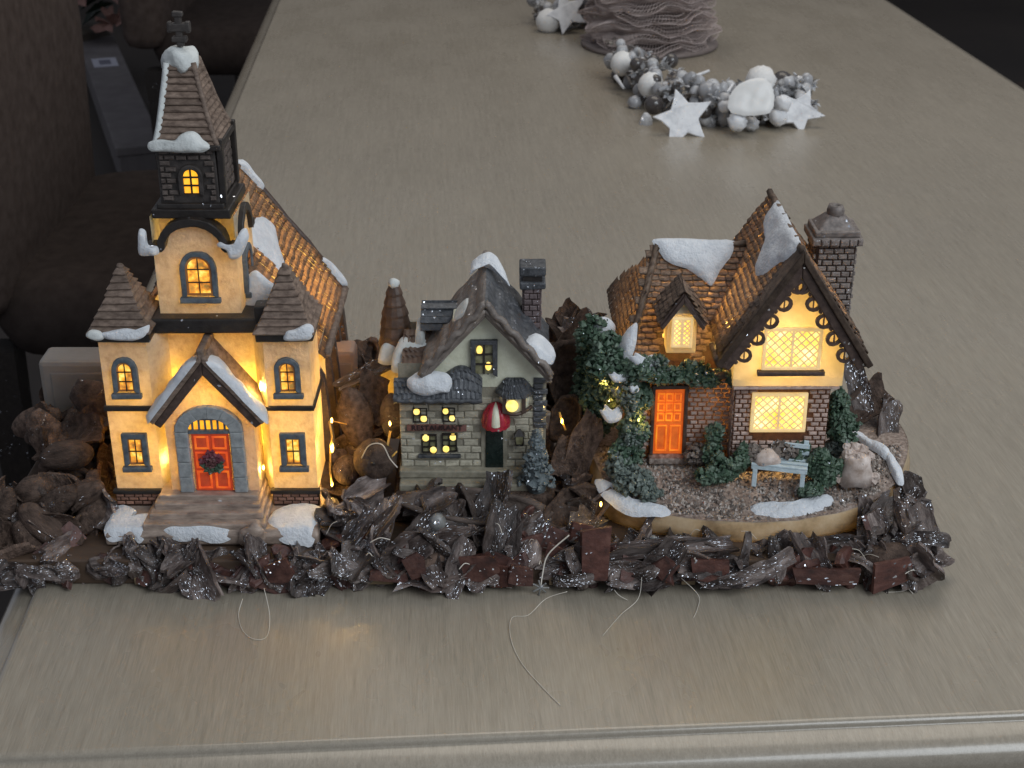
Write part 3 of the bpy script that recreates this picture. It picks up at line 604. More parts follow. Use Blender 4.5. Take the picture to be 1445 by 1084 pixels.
# stone arch round the door
dcx = -16.15
M['arch_grey'] = mat('light_grey_arch_stone', [(.20, .215, .22), (.38, .40, .40)], 2.5, .6, .9, 6)
inn = arch(dcx, 3.68, 1.12, 7.35, 8.15, 12); out = arch(dcx, 3.68, 1.82, 7.35, 8.85, 12)
k = len(inn)
for zz0, zz1 in ((3.68, 4.6), (4.62, 5.5), (5.52, 6.4), (6.42, 7.33)):
    for sx in (-1, 1):
        MB().box(dcx+sx*1.12 if sx > 0 else dcx-1.82, dcx+1.82 if sx > 0 else dcx-1.12, PY-.32, PY+.1, zz0, zz1).warp(.03, 2).build('arch_stone', 'arch_grey', church, bevel=.05)
for i in range(1, 13, 2):
    MB().band(inn[i:i+3], out[i:i+3], PY-.32, PY+.1).warp(.03, 2).build('arch_stone', 'arch_grey', church, bevel=.04)
MB().prism(arch(dcx, 7.3, 1.12, 7.35, 8.15, 12), PY-.06, PY-.01).build('fanlight', 'pane_bright', church)
b = MB()
for i in range(6): b.box(dcx-.85+i*.34-.05, dcx-.85+i*.34+.05, PY-.2, PY-.062, 7.3, 8.2)
b.box(dcx-1.12, dcx+1.12, PY-.24, PY-.04, 7.22, 7.42).box(dcx-1.12, dcx+1.12, PY-.2, PY-.063, 8.02, 8.12)
b.warp(.03, 2).build('fanlight_bars', 'slate', church)
d = MB().box(dcx-.98, dcx+1.0, PY-.12, PY-.02, 3.7, 7.2).build('door', 'door_red_dim', church, bevel=.03)
for (a0, a1, z0, z1) in [(-.86, -.08, 3.85, 4.95), (.1, .88, 3.85, 4.95), (-.86, -.08, 5.1, 6.1), (.1, .88, 5.1, 6.1), (-.86, -.08, 6.25, 7.05), (.1, .88, 6.25, 7.05)]:
    MB().band([(dcx+a0+.12, z0+.12), (dcx+a0+.12, z1-.12), (dcx+a1-.12, z1-.12), (dcx+a1-.12, z0+.12)], [(dcx+a0, z0), (dcx+a0, z1), (dcx+a1, z1), (dcx+a1, z0)], PY-.17, PY-.121, True).warp(.02, 3).build('door_panel', 'door_red', d, bevel=.02)
wr = random.Random(3)
a_ = MB(); g_ = MB()
for i in range(70):
    q = wr.uniform(0, 2*pi); rr = wr.uniform(.3, .62); p = (dcx+.02+rr*cos(q), PY-.25-wr.uniform(0, .15), 5.55+rr*sin(q)*1.0)
    (a_ if sin(q) > .1 else g_).octa(p, .17, wr)
wrth = g_.build('door_wreath', 'leaf', d); a_.build('berries', mat('dark_red_berries', [(.10, .02, .03), (.2, .05, .07)], 3, .5, .3, 5), wrth)
b = MB()
for i in range(60): b.octa((dcx+wr.uniform(-.25, .25), PY-.28-wr.uniform(0, .15), 5.5+wr.uniform(-.25, .3)), .13, wr)
b.build('bow', mat('dark_rose_bow', [(.06, .03, .03), (.14, .05, .05)], 3, .5, .3, 5), wrth)
# nave
NR = Vector((cx, 72.3, 17.55)); 
def nave(side):
    u = Vector((0, 1, 0)); ev = Vector((5.75, 0, -7.7)) if side > 0 else Vector((-5.75, 0, -7.7)); n = Vector((7.7*side, 0, 5.75)).normalized()
    return u, ev, n
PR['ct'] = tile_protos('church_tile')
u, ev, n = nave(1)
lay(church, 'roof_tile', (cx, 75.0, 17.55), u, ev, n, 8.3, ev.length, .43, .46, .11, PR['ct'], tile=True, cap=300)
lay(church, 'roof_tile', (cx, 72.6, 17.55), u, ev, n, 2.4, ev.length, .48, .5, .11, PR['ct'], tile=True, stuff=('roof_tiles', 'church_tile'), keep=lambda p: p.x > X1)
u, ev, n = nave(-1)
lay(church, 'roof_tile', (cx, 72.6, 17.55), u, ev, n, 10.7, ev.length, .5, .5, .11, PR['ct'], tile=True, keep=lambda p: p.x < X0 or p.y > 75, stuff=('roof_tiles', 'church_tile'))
MB().tube([(cx, 73.5+i*.7, 17.65+.05*sin(i*2)) for i in range(15)], .16, 6).build('ridge_roll', 'church_tile', church, smooth=True)
vg = MB()
for s_ in (1, -1):
    vg.tube([(cx+s_*5.75*t/14, 83.35+.04*sin(t*3), 17.6-7.7*t/14+.05*sin(t*5)) for t in range(15)], .2, 6)
vg.build('verge', 'barge', church, smooth=True)
MB().tube([(cx+5.85, 73.2+i*.7, 9.8+.05*sin(i*2)) for i in range(15)], .24, 6).build('eave_roll', 'shingle', church, smooth=True)
MB().add([(cx-5.3, 72.75, 10.2), (cx+5.3, 72.75, 10.2), (cx, 72.75, 17.2)], [(0, 1, 2)]).build('front_gable', 'cream', church)
MB().add([(cx-5.4, 83.1, 2.4), (cx+5.4, 83.1, 2.4), (cx+5.4, 83.1, 10.2), (cx, 83.1, 17.4), (cx-5.4, 83.1, 10.2)], [(0, 1, 2, 3, 4)]).build('rear_wall', 'cream', church)
for i in range(5):      # buttresses along the right side
    y = 72.7+i*2.4
    MB().hexa([(-10.7, y, 2.3), (-9.9, y, 2.3), (-9.9, y+.6, 2.3), (-10.7, y+.6, 2.3), (-10.7, y, 9.2), (-10.35, y, 8.6), (-10.35, y+.6, 8.6), (-10.7, y+.6, 9.2)]).warp(.1, 1.1).build('buttress', 'barge', church, bevel=.06)
MB().box(-10.75, -10.2, 71.2, 83, 2.3, 3.4).warp(.1, 1).build('side_plinth', 'barge', church, bevel=.06)
# snow on the church roof: slope frame at ridge, u = along Y, v = down slope
u, ev, n = nave(1); vv = ev.normalized()
def rs(o, pts, th=.25, m='snow'): snow(church, Vector((cx, 0, 17.55))+n*.12, vv, u, pts, th, m) if vv.cross(u).dot(n) > 0 else snow(church, Vector((cx, 0, 17.55))+n*.12, u, vv, [(b2, a2) for a2, b2 in pts], th, m)
rs(0, [(1.6, 77.2), (2.2, 78.6), (2.6, 80), (3.4, 80.6), (3.9, 79.6), (4.3, 78.6), (4.9, 77.8), (5.5, 76.4), (5.4, 75.8), (4.4, 76.2), (3.6, 76.0), (2.4, 75.8)], .25)
rs(0, [(5.6, 74.9), (6.2, 75.6), (7.2, 75.2), (7.6, 74.4), (6.8, 74.2), (5.9, 74.2)], .4)
rs(0, [(-.3, 82.7), (.6, 82.9), (1.6, 83.0), (2.0, 83.3), (1.4, 83.5), (.4, 83.5), (-.3, 83.5)], .3)
rs(0, [(7.3, 83.0), (8.2, 82.9), (9.2, 82.9), (9.8, 83.2), (9.2, 83.5), (8.2, 83.5), (7.4, 83.4)], .3)
snow(church, (-13.45, 72.35, 13.7), (1, 0, 0), (0, .2, 1), [(-.9, -.9), (.3, -1.0), (1.0, -.5), (.9, .3), (.3, .9), (-.3, 1.3), (-.85, .7)], .3)
# snow lumps at tower corners, turret eaves
snow(church, (-18.75, 70.45, 17.15), (1, 0, 0), (0, 0, 1), [(-.45, -.45), (.2, -.5), (.55, -.4), (.5, 0), (.05, .1), (.0, .8), (-.3, .95), (-.45, .4)], .45)
snow(church, (-14.2, 70.4, 17.1), (1, 0, 0), (0, .15, 1), [(-.95, .1), (-.5, -.15), (-.35, -.55), (.1, -.55), (.45, -.1), (.7, .6), (.6, 1.0), (.3, .9), (.1, .35), (-.4, .15), (-.8, .3)], .4)
snow(church, (-20.5, 68.75, 12.95), (1, 0, 0), (0, .3, 1), [(-.9, 0), (-.4, -.22), (.3, -.3), (1.2, -.25), (1.7, .1), (1.8, .5), (1.2, .25), (.6, .32), (-.2, .2)], .2)
snow(church, (-10.9, 68.85, 12.95), (1, 0, 0), (0, .3, 1), [(-.9, -.3), (-.2, -.35), (.5, -.25), (.65, .3), (.3, .5), (-.3, .25), (-.8, .1)], .25)
snow(church, (-21.55, 68.7, 12.9), (1, 0, 0), (0, .3, 1), [(-.45, 0), (.1, -.25), (.5, -.1), (.3, .25), (-.2, .3)], .25, 'snow_grey')
# snow on the ground in front
def ground(par, pts, zf, th, m='snow'):
    snow(par, (0, 0, 0), (1, 0, 0), (0, 1, 0), pts, th, m, drop=lambda p: (p.x, p.y, zf(p.x, p.y)))
gz = lambda x, y: 2.42+max(0, (y-66.9))*.22-max(0, 66.75-y)*1.6
ground(church, [(-21.8, 66.6), (-21.0, 66.45), (-20.4, 66.6), (-19.8, 66.4), (-19.4, 67.2), (-19.6, 68.0), (-20.6, 67.8), (-20.4, 68.3), (-21.4, 68.8), (-21.75, 68)], gz, .2)
ground(church, [(-18.8, 66.7), (-17.8, 66.45), (-16.8, 66.5), (-16, 66.4), (-15.1, 66.5), (-14.9, 67.0), (-16, 67.15), (-16.8, 67.0), (-17.8, 67.2), (-18.7, 67.1)], gz, .26)
ground(church, [(-13.1, 67.2), (-12.4, 66.5), (-11.5, 66.35), (-10.6, 66.4), (-10.45, 67.4), (-10.4, 68.6), (-11.5, 68.9), (-12.6, 68.6), (-13.1, 68.0)], gz, .22)
MB().ell((-13.8, 66.45, 2.3), (.75, .5, .75), 14, 10, .5, 1.5).build('stone_lump', 'step', church, smooth=True)
# lamps inside the church, some set close behind the recess walls to brighten them
led(-18.5, 71.6, 6.0, .13); led(-13.75, 71.6, 6.0, .15); led(-18.4, 71.9, 9.6, .06); led(-13.8, 71.9, 9.6, .06); led(-16.1, 75.0, 10.5, .26); led(-16.3, 72.8, 15.0, .15); led(-14.5, 79, 9.5, .55); led(-16.2, 70.3, 9.2, .07); led(-20.3, 71.6, 6.8, .03); led(-12, 71.6, 6.8, .03)
# ============================================================ SHOP
SH = (-2.2, 73, 1.6)
shop = thing('model_restaurant', SH, 'small grey stone miniature restaurant with red awning over a dark door, in the middle', 'model house')
MB().add([(-6.6, 69.0, 1.6), (2.6, 69.0, 1.6), (2.6, 77.5, 1.6), (-6.9, 77.5, 1.6), (-6.4, 69.2, 3.1), (2.3, 69.2, 3.1), (2.3, 77.3, 3.1), (-6.6, 77.3, 3.1)], [(0, 3, 2, 1), (4, 5, 6, 7), (0, 1, 5, 4), (1, 2, 6, 5), (2, 3, 7, 6), (3, 0, 4, 7)]).build('base', 'bark_brown', shop, bevel=.1)
MB().box(-6.2, 1.9, 69.7, 72, 3.1, 3.55).warp(.06, 1).build('step', 'shop_joint', shop, bevel=.08)
MB().box(-6.25, 2.0, 70.35, 72, 3.55, 4.0).warp(.06, 1).build('step', 'shop_joint', shop, bevel=.08)
YS = 71.0
wallp = lambda *a, **k: wall(*a, par=shop, **k)
MB().quad((-6.15, YS, 3.9), (1.85, YS, 3.9), (1.85, YS, 10.3), (-6.15, YS, 10.3), 16, 12, .05).build('front_wall', 'shop_joint', shop, smooth=True)
MB().grid(lambda u, v: (-4.5+6.2*u, YS-.04, 8.9+(max(9, 13.9-abs(-4.5+6.2*u+1.4)*1.13)-8.9)*v), 16, 10).build('gable_wall', 'shop_gable', shop, smooth=True)
MB().box(-6.1, -5.95, YS+.05, 76.5, 3.8, 9.0).build('side_wall', 'shop_joint', shop); MB().box(1.7, 1.86, YS+.05, 77, 3.8, 10.2).build('side_wall', 'shop_joint', shop)
MB().box(-6.1, 1.85, 76.9, 77.05, 3.8, 10.2).build('rear_wall', 'shop_joint', shop)
PR['sb'] = brick_protos('shop_wall'); PR['pb'] = brick_protos('purple_brick')
opens = [(-5.3, -4.8, 7.0, 7.5), (-3.7, -3.2, 7.0, 7.5), (-4.9, -3.1, 4.75, 6.0), (-1.6, -.4, 3.9, 7.2)]
def ks(p):
    for a in opens:
        if a[0]-.15 < p.x < a[1]+.15 and a[2]-.1 < p.z < a[3]+.1: return False
    return not (-5.7 < p.x < -2.6 and 6.35 < p.z < 6.65)
lay(shop, 'stone_block', (-6.15, YS, 4.0), (1, 0, 0), (0, 0, 1), (0, -1, 0), 8.0, 4.3, .78, .42, .07, PR['sb'], keep=ks, joint=.045)
PR['qb'] = brick_protos('shop_slate', 3)
for i in range(9):       # dark quoins on the right corner
    inst('quoin', PR['qb'][i % 3], shop, (1.55-.12*(i % 2), YS-.05, 6.6+i*.34), (1, 0, 0), (0, 0, 1), (0, -1, 0), (.75-.2*(i % 2), .3, .14))
lay(shop, 'stone_block', (-3.9, YS-.04, 9.2), (1, 0, 0), (0, 0, 1), (0, -1, 0), 2.4, 1.4, .7, .33, .035, PR['sb'], keep=lambda p: R.random() < .35 and p.z < 13.3-abs(p.x+1.4)*1.13)
# windows of the left wing (each with its own lit panes)
def lit(x, z, wd, ht, cells, lits, nm='window'):
    f = MB(); nx, nz_ = cells
    w_ = MB().band([(x-wd/2+.06, z-ht/2+.06), (x-wd/2+.06, z+ht/2-.06), (x+wd/2-.06, z+ht/2-.06), (x+wd/2-.06, z-ht/2+.06)], [(x-wd/2, z-ht/2), (x-wd/2, z+ht/2), (x+wd/2, z+ht/2), (x+wd/2, z-ht/2)], YS-.14, YS+.02, True).warp(.03, 3).build(nm, 'black', shop)
    f = MB()
    for i in range(1, nx): xx = x-wd/2+wd*i/nx; f.box(xx-.035, xx+.035, YS-.13, YS-.06, z-ht/2, z+ht/2)
    for i in range(1, nz_): zz = z-ht/2+ht*i/nz_; f.box(x-wd/2, x+wd/2, YS-.135, YS-.065, zz-.035, zz+.035)
    f.warp(.02, 3).build('glazing_bars', 'black', w_)
    for i in range(nx):
        for j in range(nz_):
            px_, pz_ = x-wd/2+wd*(i+.5)/nx, z-ht/2+ht*(j+.5)/nz_; on = (i, j) in lits
            k = MB().lathe([(.02, -.03), (wd/nx*.45, -.02), (wd/nx*.5, .0)], n=10) if on else None
            if on:
                V = [(px_+a*1.0, YS-.06+c*1.5-.05, pz_+b2*1.1) for a, b2, c in k.v]; k.v = V; k.build('lit_pane', 'dot_pane', w_, smooth=True)
            else: MB().box(px_-wd/nx*.42, px_+wd/nx*.42, YS-.05, YS-.01, pz_-ht/nz_*.42, pz_+ht/nz_*.42).build('pane', 'dim_pane', w_)
    return w_
lit(-5.02, 7.22, .78, .86, (2, 2), [(0, 1), (1, 0)]); lit(-3.45, 7.25, .7, .86, (2, 2), [(0, 1), (1, 0)])
lit(-4.55, 5.45, .82, 1.1, (2, 3), [(0, 2), (1, 0)]); lit(-3.45, 5.5, .82, 1.1, (2, 3), [(1, 2), (0, 0)])
for x in (-5.05, -3.45): MB().box(x-.5, x+.5, YS-.22, YS, 7.92, 8.12).warp(.04, 3).build('lintel', 'shop_slate', shop, bevel=.05)
MB().box(-5.2, -2.85, YS-.3, YS, 4.62, 4.82).warp(.05, 2).build('sill', 'shop_slate', shop, bevel=.05)
lit_g = window(shop, -1.5, YS-.1, 9.6, 11.75, .72, .26, arched=False, frame='shop_slate', pane='dim_pane', bars=(1, 3), sill=False, barm='black', bt=.09)
for (x, z) in ((-1.74, 11.15), (-1.27, 10.2)): MB().ell((x, YS-.17, z), (.17, .05, .26), 10, 6).build('lit_pane', 'dot_pane', lit_g, smooth=True)
# sign ribbon with lettering
MB().grid(lambda u, v: (-5.75+3.25*u, YS-.2-.05*sin(u*9), 6.32+.36*v+.03*sin(u*6)), 14, 3).build('fix', 'sign_red', shop)
sg = bpy.data.objects[[o.name for o in COL.objects if o.name.startswith('fix')][-1]]; sg.name = 'name_sign'; sm_ = sg.modifiers.new('thickness', 'SOLIDIFY'); sm_.thickness = .08*S; sm_.offset = 0
LOCS[sg.name] = SH
def text(body, size, loc, m, parent, ext=.02, align='CENTER'):
    c = bpy.data.curves.new('lettering', 'FONT'); c.body = body; c.size = size*S; c.extrude = ext*S; c.align_x = align; c.align_y = 'CENTER'; c.resolution_u = 2; c.space_character = 1.1; c.offset = .012*S
    t = bpy.data.objects.new('lettering', c); me = bpy.data.meshes.new_from_object(t); bpy.data.objects.remove(t)
    me.materials.clear(); me.materials.append(M[m]); o = bpy.data.objects.new('lettering', me); COL.objects.link(o); o.parent = parent
    L = LOCS[parent.name]; o.location = ((loc[0]-L[0])*S, (loc[1]-L[1])*S, (loc[2]-L[2])*S); o.rotation_euler = (pi/2, 0, 0); return o
text('RESTAURANT', .42, (-4.12, YS-.29, 6.52), 'ink', sg)
# dark slate pent roof on the left, hipped hood on the right
def scaly(fn, nu, nv, name, m='shop_slate', par=None, rows=6, amp=.09):
    """ridged roof skin: rows of scales pressed into one lump"""
    def g(u, v):
        p = Vector(fn(u, v)); a = v*rows; k = a-int(a); s_ = int(a)
        return p+Vector((0, -1, .6))*(amp*k+.05*abs(sin((u*18+s_*.5)*pi)))+noise.noise_vector(p*2)*.04
    o = MB().grid(g, nu, nv).build(name, m, par or shop); return o
def pent(u, v):      # v 0 ridge/top, 1 eave
    x = -6.35+4.75*u; top = 9.45+.75*max(0, sin(min(1, max(0, (u-.52)/.48))*pi))
    if u > .9: x = -6.35+4.75*u-.25*v*0
    return (x, YS-.05-1.1*v, top-(top-8.6)*v**1.4)
scaly(pent, 60, 18, 'pent_roof', rows=4)
MB().tube([(-6.35+4.75*i/20, YS-1.15, 8.6+.05*sin(i*2)) for i in range(21)], .16, 6).warp(.05, 2).build('roof_edge', 'shop_slate', shop, smooth=True)
MB().box(-6.3, -1.65, YS-1.05, YS, 8.42, 8.5).build('soffit', 'shop_joint', shop)
snow(shop, (-4.35, YS-.85, 9.45), (1, 0, 0), (0, .35, 1), [(-1.3, .1), (-1.05, -.35), (-.3, -.6), (.5, -.45), (1.05, -.35), (1.1, .25), (.7, .6), (-.4, .7), (-1.0, .45)], .4)
def hood(u, v):
    x = -.88+(2.2*u)*1.0; q = abs(2*u-1); return (-.05+(x+.05-.27)*(.35+.65*v)+.27, YS-.1-(1.0*(1-q**3))*v, 9.55-.95*v**1.3)
hood = lambda u, v: (.15+(2*u-1)*(.45+.65*v), YS-.1-1.0*(1-abs(2*u-1)**3)*v, 9.5-.85*v**1.3)
scaly(hood, 30, 12, 'bay_hood', rows=4)
bay = MB().add([(-.55, YS-.05, 7.65), (-.25, YS-.7, 7.65), (.55, YS-.7, 7.65), (.85, YS-.05, 7.65), (-.75, YS-.05, 8.7), (-.4, YS-.85, 8.7), (.7, YS-.85, 8.7), (1.05, YS-.05, 8.7)], [(0, 3, 2, 1), (4, 5, 6, 7), (0, 1, 5, 4), (1, 2, 6, 5), (2, 3, 7, 6)]).build('bay_window', 'shop_gable', shop, bevel=.04)
MB().ell((-.0, YS-.86, 8.15), (.34, .06, .36), 14, 8).build('lit_pane', 'dot_pane', bay, smooth=True)
for x in (-.42, .62): MB().box(x-.1, x+.12, YS-.86, YS-.7, 7.7, 8.65).build('mullion', 'barge', bay)
MB().tube([(.12-.95+1.9*i/12, YS-.15-.75*sin(pi*i/12), 7.78-.12*sin(pi*i/12)) for i in range(13)], .1, 6).build('bay_moulding', 'barge', bay, smooth=True)
# red awning: gathered dome over the door
aw = MB()
awc = MB()
for k in range(5):
    q0, q1 = pi*k/5, pi*(k+1)/5
    def seg(u, v):
        q = q0+(q1-q0)*u; r = .95*sin(min(1, v)*pi/2); bulge = 1+.12*sin(u*pi)
        return (-.88-.74*cos(q)*sin(v*pi/2)*bulge*1.0, YS-.1-.85*sin(q)*sin(v*pi/2)*bulge, 6.9+1.15*cos(v*pi/2))
    (awc if k == 2 else aw).grid(seg, 6, 8)
awn = aw.build('awning', 'awning_red', shop, smooth=True); awc.build('cream_stripe', 'shop_gable', awn, smooth=True)
MB().grid(lambda u, v: (-.88-(.78)*cos(pi*u), YS-.1-.9*sin(pi*u), 6.92-.26*v+.03*sin(u*40)), 26, 2).build('awning_valance', 'awning_red', awn)
if 0: snow(shop, (-.85, YS-.85, 7.55), (1, 0, 0), (0, .6, 1), [(-.13, -.45), (.13, -.5), (.15, .1), (.2, .45), (-.05, .5), (-.2, .2)], .1, 'snow_grey')
dr = MB().box(-1.72, -.28, YS-.12, YS+.05, 3.95, 6.95).build('door_frame', 'shop_joint', shop, bevel=.05)
MB().box(-1.45, -.5, YS-.2, YS-.1, 4.0, 6.75).warp(.05, 2).build('door', 'dark_green', shop, bevel=.04)
ln_ = MB().hexa([(.25, YS-.45, 5.6), (.55, YS-.45, 5.6), (.55, YS-.2, 5.6), (.25, YS-.2, 5.6), (.15, YS-.5, 6.15), (.65, YS-.5, 6.15), (.65, YS-.15, 6.15), (.15, YS-.15, 6.15)]).build('wall_lantern', 'dim_pane', shop)
MB().hexa([(.1, YS-.55, 6.12), (.7, YS-.55, 6.12), (.7, YS-.1, 6.12), (.1, YS-.1, 6.12), (.35, YS-.35, 6.45), (.45, YS-.35, 6.45), (.45, YS-.25, 6.45), (.35, YS-.25, 6.45)]).box(.2, .6, YS-.47, YS-.18, 5.5, 5.6).box(.15, .2, YS-.5, YS-.42, 5.55, 6.15).box(.6, .65, YS-.5, YS-.42, 5.55, 6.15).build('lantern_frame', 'black', ln_)
# gable roof with ruffled barge
for s_ in (-1, 1):
    def edge(u, v):       # u along slope from apex, v from front to back
        k = u*3.75; x = -1.4+s_*k*.93; z = 14.2-k*1.06; wv = .10*sin(u*30)
        return (x, YS-1.0+v*6.4, z+wv*(1-v*.6)+.05*noise.noise(Vector((x*2, v*6, z))))
    scaly(lambda u, v: edge(v, 1-u), 26, 26, 'roof_slope', 'shop_roof' if s_ < 0 else 'shop_slate', rows=7, amp=.07)
    for (off, r, nm) in ((0, .2, 'ruffled_edge'), (.38, .15, 'barge_roll'), (.62, .1, 'barge_roll')):
        MB().tube([(-1.4+s_*(i/26*3.75)*.93, YS-1.02+off*.25, 14.15-off-(i/26*3.75)*1.06+(.11*sin(i*1.15) if off < .3 else .02)) for i in range(27)], r, 6).build(nm, 'shop_roof', shop, smooth=True)
    MB().prism([(-1.4, 13.75), (-1.4+s_*3.4, 9.95), (-1.4+s_*3.4, 9.6), (-1.4, 13.3)], YS-.85, YS-.7).build('barge_face', 'shop_roof', shop, bevel=.03)
snow(shop, (-1.3, 75.2, 14.35), (1, 0, 0), (0, .8, .6), [(-1.0, -.6), (-.4, -.1), (.3, -.4), (.9, -1.1), (1.2, -1.3), (.7, .1), (.2, .8), (-.4, .7), (-.9, .2)], .35)
MB().ell((-1.35, 76.0, 14.1), (.55, .5, .8), 10, 7, .4).build('ridge_cap', 'shop_roof', shop, smooth=True)
snow(shop, (1.35, YS+.3, 11.3), (.8, 0, -.6), (0, 1, .1), [(-.8, -1), (.2, -1.3), (1.1, -.9), (1.0, .3), (.2, .6), (-.5, .4)], .4)
# cross roof to the left, barrel dormer, turret
scaly(lambda u, v: (-6.0+4.6*u, 74.2-3.1*v, 10.9-1.6*v), 34, 26, 'left_roof_slope', 'shop_turret', rows=7, amp=.1)
MB().grid(lambda u, v: (-5.9+4.4*u, 74.2+2.8*v, 10.9-1.9*v), 6, 4).build('rear_roof_slope', 'shop_turret', shop)
brl = MB()
for i in range(9):
    q = pi*(i+.5)/9; k_ = 1.12 if i % 2 else 1.0; z, y = 11.3+k_*sin(q), 74.2-k_*cos(q)
    brl.box(0, 0, 0, 0, 0, 0) if False else None
    o_ = MB().box(-5.0, -1.9, -.185, .185, -.09, .13); o_.v = [(x, y+(a*sin(q)-b2*cos(q)), z+(a*cos(q)*1.0+b2*sin(q))) for x, a, b2 in o_.v]
    o_.warp(.04, 2).build('barrel_slat', 'shop_slate', shop, bevel=.03)
MB().grid(lambda u, v: (-5.0, 74.2-.95*cos(pi*u)*v, 10.5+1.35*sin(pi*u)*v), 12, 3).build('dormer_end', 'shop_gable', shop)
snow(shop, (-4.95, 73.4, 11.2), (1, -.2, 0), (0, .2, 1), [(-.4, -.9), (.05, -.95), (.15, -.3), (.15, .5), (-.05, .7), (-.3, .4)], .25, 'snow_grey')
snow(shop, (-2.75, 72.6, 12.75), (.68, 0, .74), (0, 1, .05), [(-.55, -.8), (.4, -.9), (.6, .6), (-.4, .7)], .1, 'snow_grey')
MB().box(-3.2, -2.1, 72.0, 74, 10.5, 12.4).warp(.08, 1).build('dormer_cheek', 'shop_gable', shop, bevel=.1)
TX, TYY = -6.55, 75.2
for i in range(7):
    r0, r1 = 1.0*(1-(i/7)**1.6*.72), 1.0*(1-((i+1)/7)**1.6*.72); z = 9.0+i*.6
    MB().lathe([(r0*.8, z), (r0+.04, z), (r0+.03, z+.12), (r1-.02, z+.62)], (TX, TYY), 14).warp(.05, 1.8).build('turret_course', 'shop_turret', shop, bevel=.02)
MB().ell((TX, TYY, 13.25), (.34, .34, .3), 10, 6, .3).build('turret_cap', 'snow_grey', shop, smooth=True)
MB().lathe([(.95, 4), (.98, 6), (.95, 9.05)], (TX, TYY), 16, cap=False).build('turret_wall', 'cream', shop, smooth=True)
snow(shop, (-5.6, 73.3, 9.9), (.9, 0, .15), (0, .8, .6), [(-1.2, -.9), (0, -1.2), (1.3, -.7), (1.1, .5), (.2, 1.0), (-.8, .8)], .55, 'snow_grey')
snow(shop, (-6.9, 74.3, 9.4), (1, 0, 0), (0, .6, .8), [(-.6, -.5), (.3, -.6), (.5, .4), (-.3, .6)], .35, 'snow_grey')
# chimney
MB().box(.65, 1.55, 74.2, 75.2, 10, 13.4).build('chimney', 'mortar', shop)
for (o_, u_, n_, W_) in (((.65, 74.2, 10.3), (1, 0, 0), (0, -1, 0), .9), ((1.55, 74.2, 10.3), (0, 1, 0), (1, 0, 0), 1.0), ((.65, 75.2, 10.3), (0, -1, 0), (-1, 0, 0), 1.0)):
    lay(shop, 'brick', o_, u_, (0, 0, 1), n_, W_, 3.1, .5, .36, .07, PR['pb'], joint=.035)
MB().box(.4, 1.85, 74.05, 75.45, 13.3, 13.75).warp(.06, 2).build('chimney_cap', 'shop_slate', shop, bevel=.1)
MB().box(.6, 1.65, 74.2, 75.3, 13.7, 14.15).build('chimney_neck', 'black', shop)
MB().box(.4, 1.85, 74.05, 75.45, 14.1, 14.65).warp(.06, 2).build('chimney_cap', 'shop_slate', shop, bevel=.1)
# frosted conifer
b = MB(); rr = random.Random(5)
for i in range(420):
    t = rr.random()**.8; z = 3.5+3.3*t; r = (.82*(1-t)**.85+.05)*(1+.18*sin(t*26)); q = rr.uniform(0, 2*pi)
    b.octa((1.35+r*cos(q), 69.9+r*sin(q)*.8, z-.1*r), rr.uniform(.10, .22), rr)
cn = MB().lathe([(.3, 2.6), (.7, 3.6), (.3, 5.4), (.05, 6.7)], (1.35, 69.9), 10).build('conifer', 'conifer', shop)
b.build('needles', 'conifer', cn)
led(-2, 74, 6.5, .05); led(-6.55, 75.2, 7.2, .018, .25)
# ============================================================ COTTAGE
CT = (13.1, 73.5, 1.6)
cot = thing('model_cottage', CT, 'brown roofed miniature cottage with ivy, glowing lattice windows and garden bench', 'model cottage')
ECX, ECY, ERX, ERY = 13.15, 73.6, 9.15, 6.35
def rim(q, k=1.0):
    c, s_ = cos(q), sin(q); p = .82; w_ = 1+.02*sin(3*q+1)+.012*sin(7*q)
    return (ECX+ERX*k*w_*(abs(c)**p)*(1 if c > 0 else -1), ECY+ERY*k*w_*(abs(s_)**p)*(1 if s_ > 0 else -1))
def gh(x, y):
    t = min(1, max(0, (y-67.2)/4.6)); t = t*t*(3-2*t); return 2.75+1.75*t+.12*noise.noise(Vector((x*.7, y*.7, 0)))+.05*noise.noise(Vector((x*3, y*3, 4)))
n_ = 72; V = []; rg = [(1.0, None, 1.3), (1.03, None, 1.7), (1.035, None, 2.2), (1.01, None, 2.7)]
sk = MB()
for (k, _, z) in rg:
    for i in range(n_):
        x, y = rim(2*pi*i/n_, k); sk.v.append((x, y, 1.35+(gh(x, y)-1.35)*((z-1.3)/1.4)))
for r in range(3):
    for i in range(n_): sk.f.append((r*n_+i, r*n_+(i+1) % n_, (r+1)*n_+(i+1) % n_, (r+1)*n_+i))
sk.f.append(tuple(range(n_))[::-1]); sk.build('base_rim', 'base_edge', cot, smooth=True)
gr = MB(); rings = 26
for r in range(rings+1):
    for i in range(n_):
        x, y = rim(2*pi*i/n_, 1.012*(r/rings)); gr.v.append((x, y, gh(x, y)+(.05*noise.noise(Vector((x*5, y*5, 0))) if r < rings else -.03)))
for r in range(rings):
    for i in range(n_): gr.f.append((r*n_+i, r*n_+(i+1) % n_, (r+1)*n_+(i+1) % n_, (r+1)*n_+i))
gr.build('garden_ground', 'path', cot, smooth=True)
rr = random.Random(21); b = MB(); bl_ = MB()
for i in range(11000):
    q, k = rr.uniform(0, 2*pi), sqrt(rr.random())*.97; x, y = rim(q, k)
    if y > 72.5: continue
    if noise.noise(Vector((x*.5, y*.5, 7))) < -.12 and rr.random() < .6: continue
    (b if rr.random() < .6 else bl_).octa((x, y, gh(x, y)), rr.uniform(.05, .13), rr)
bl_.build('pale_gravel', 'gravel_light', cot)['kind'] = 'stuff'
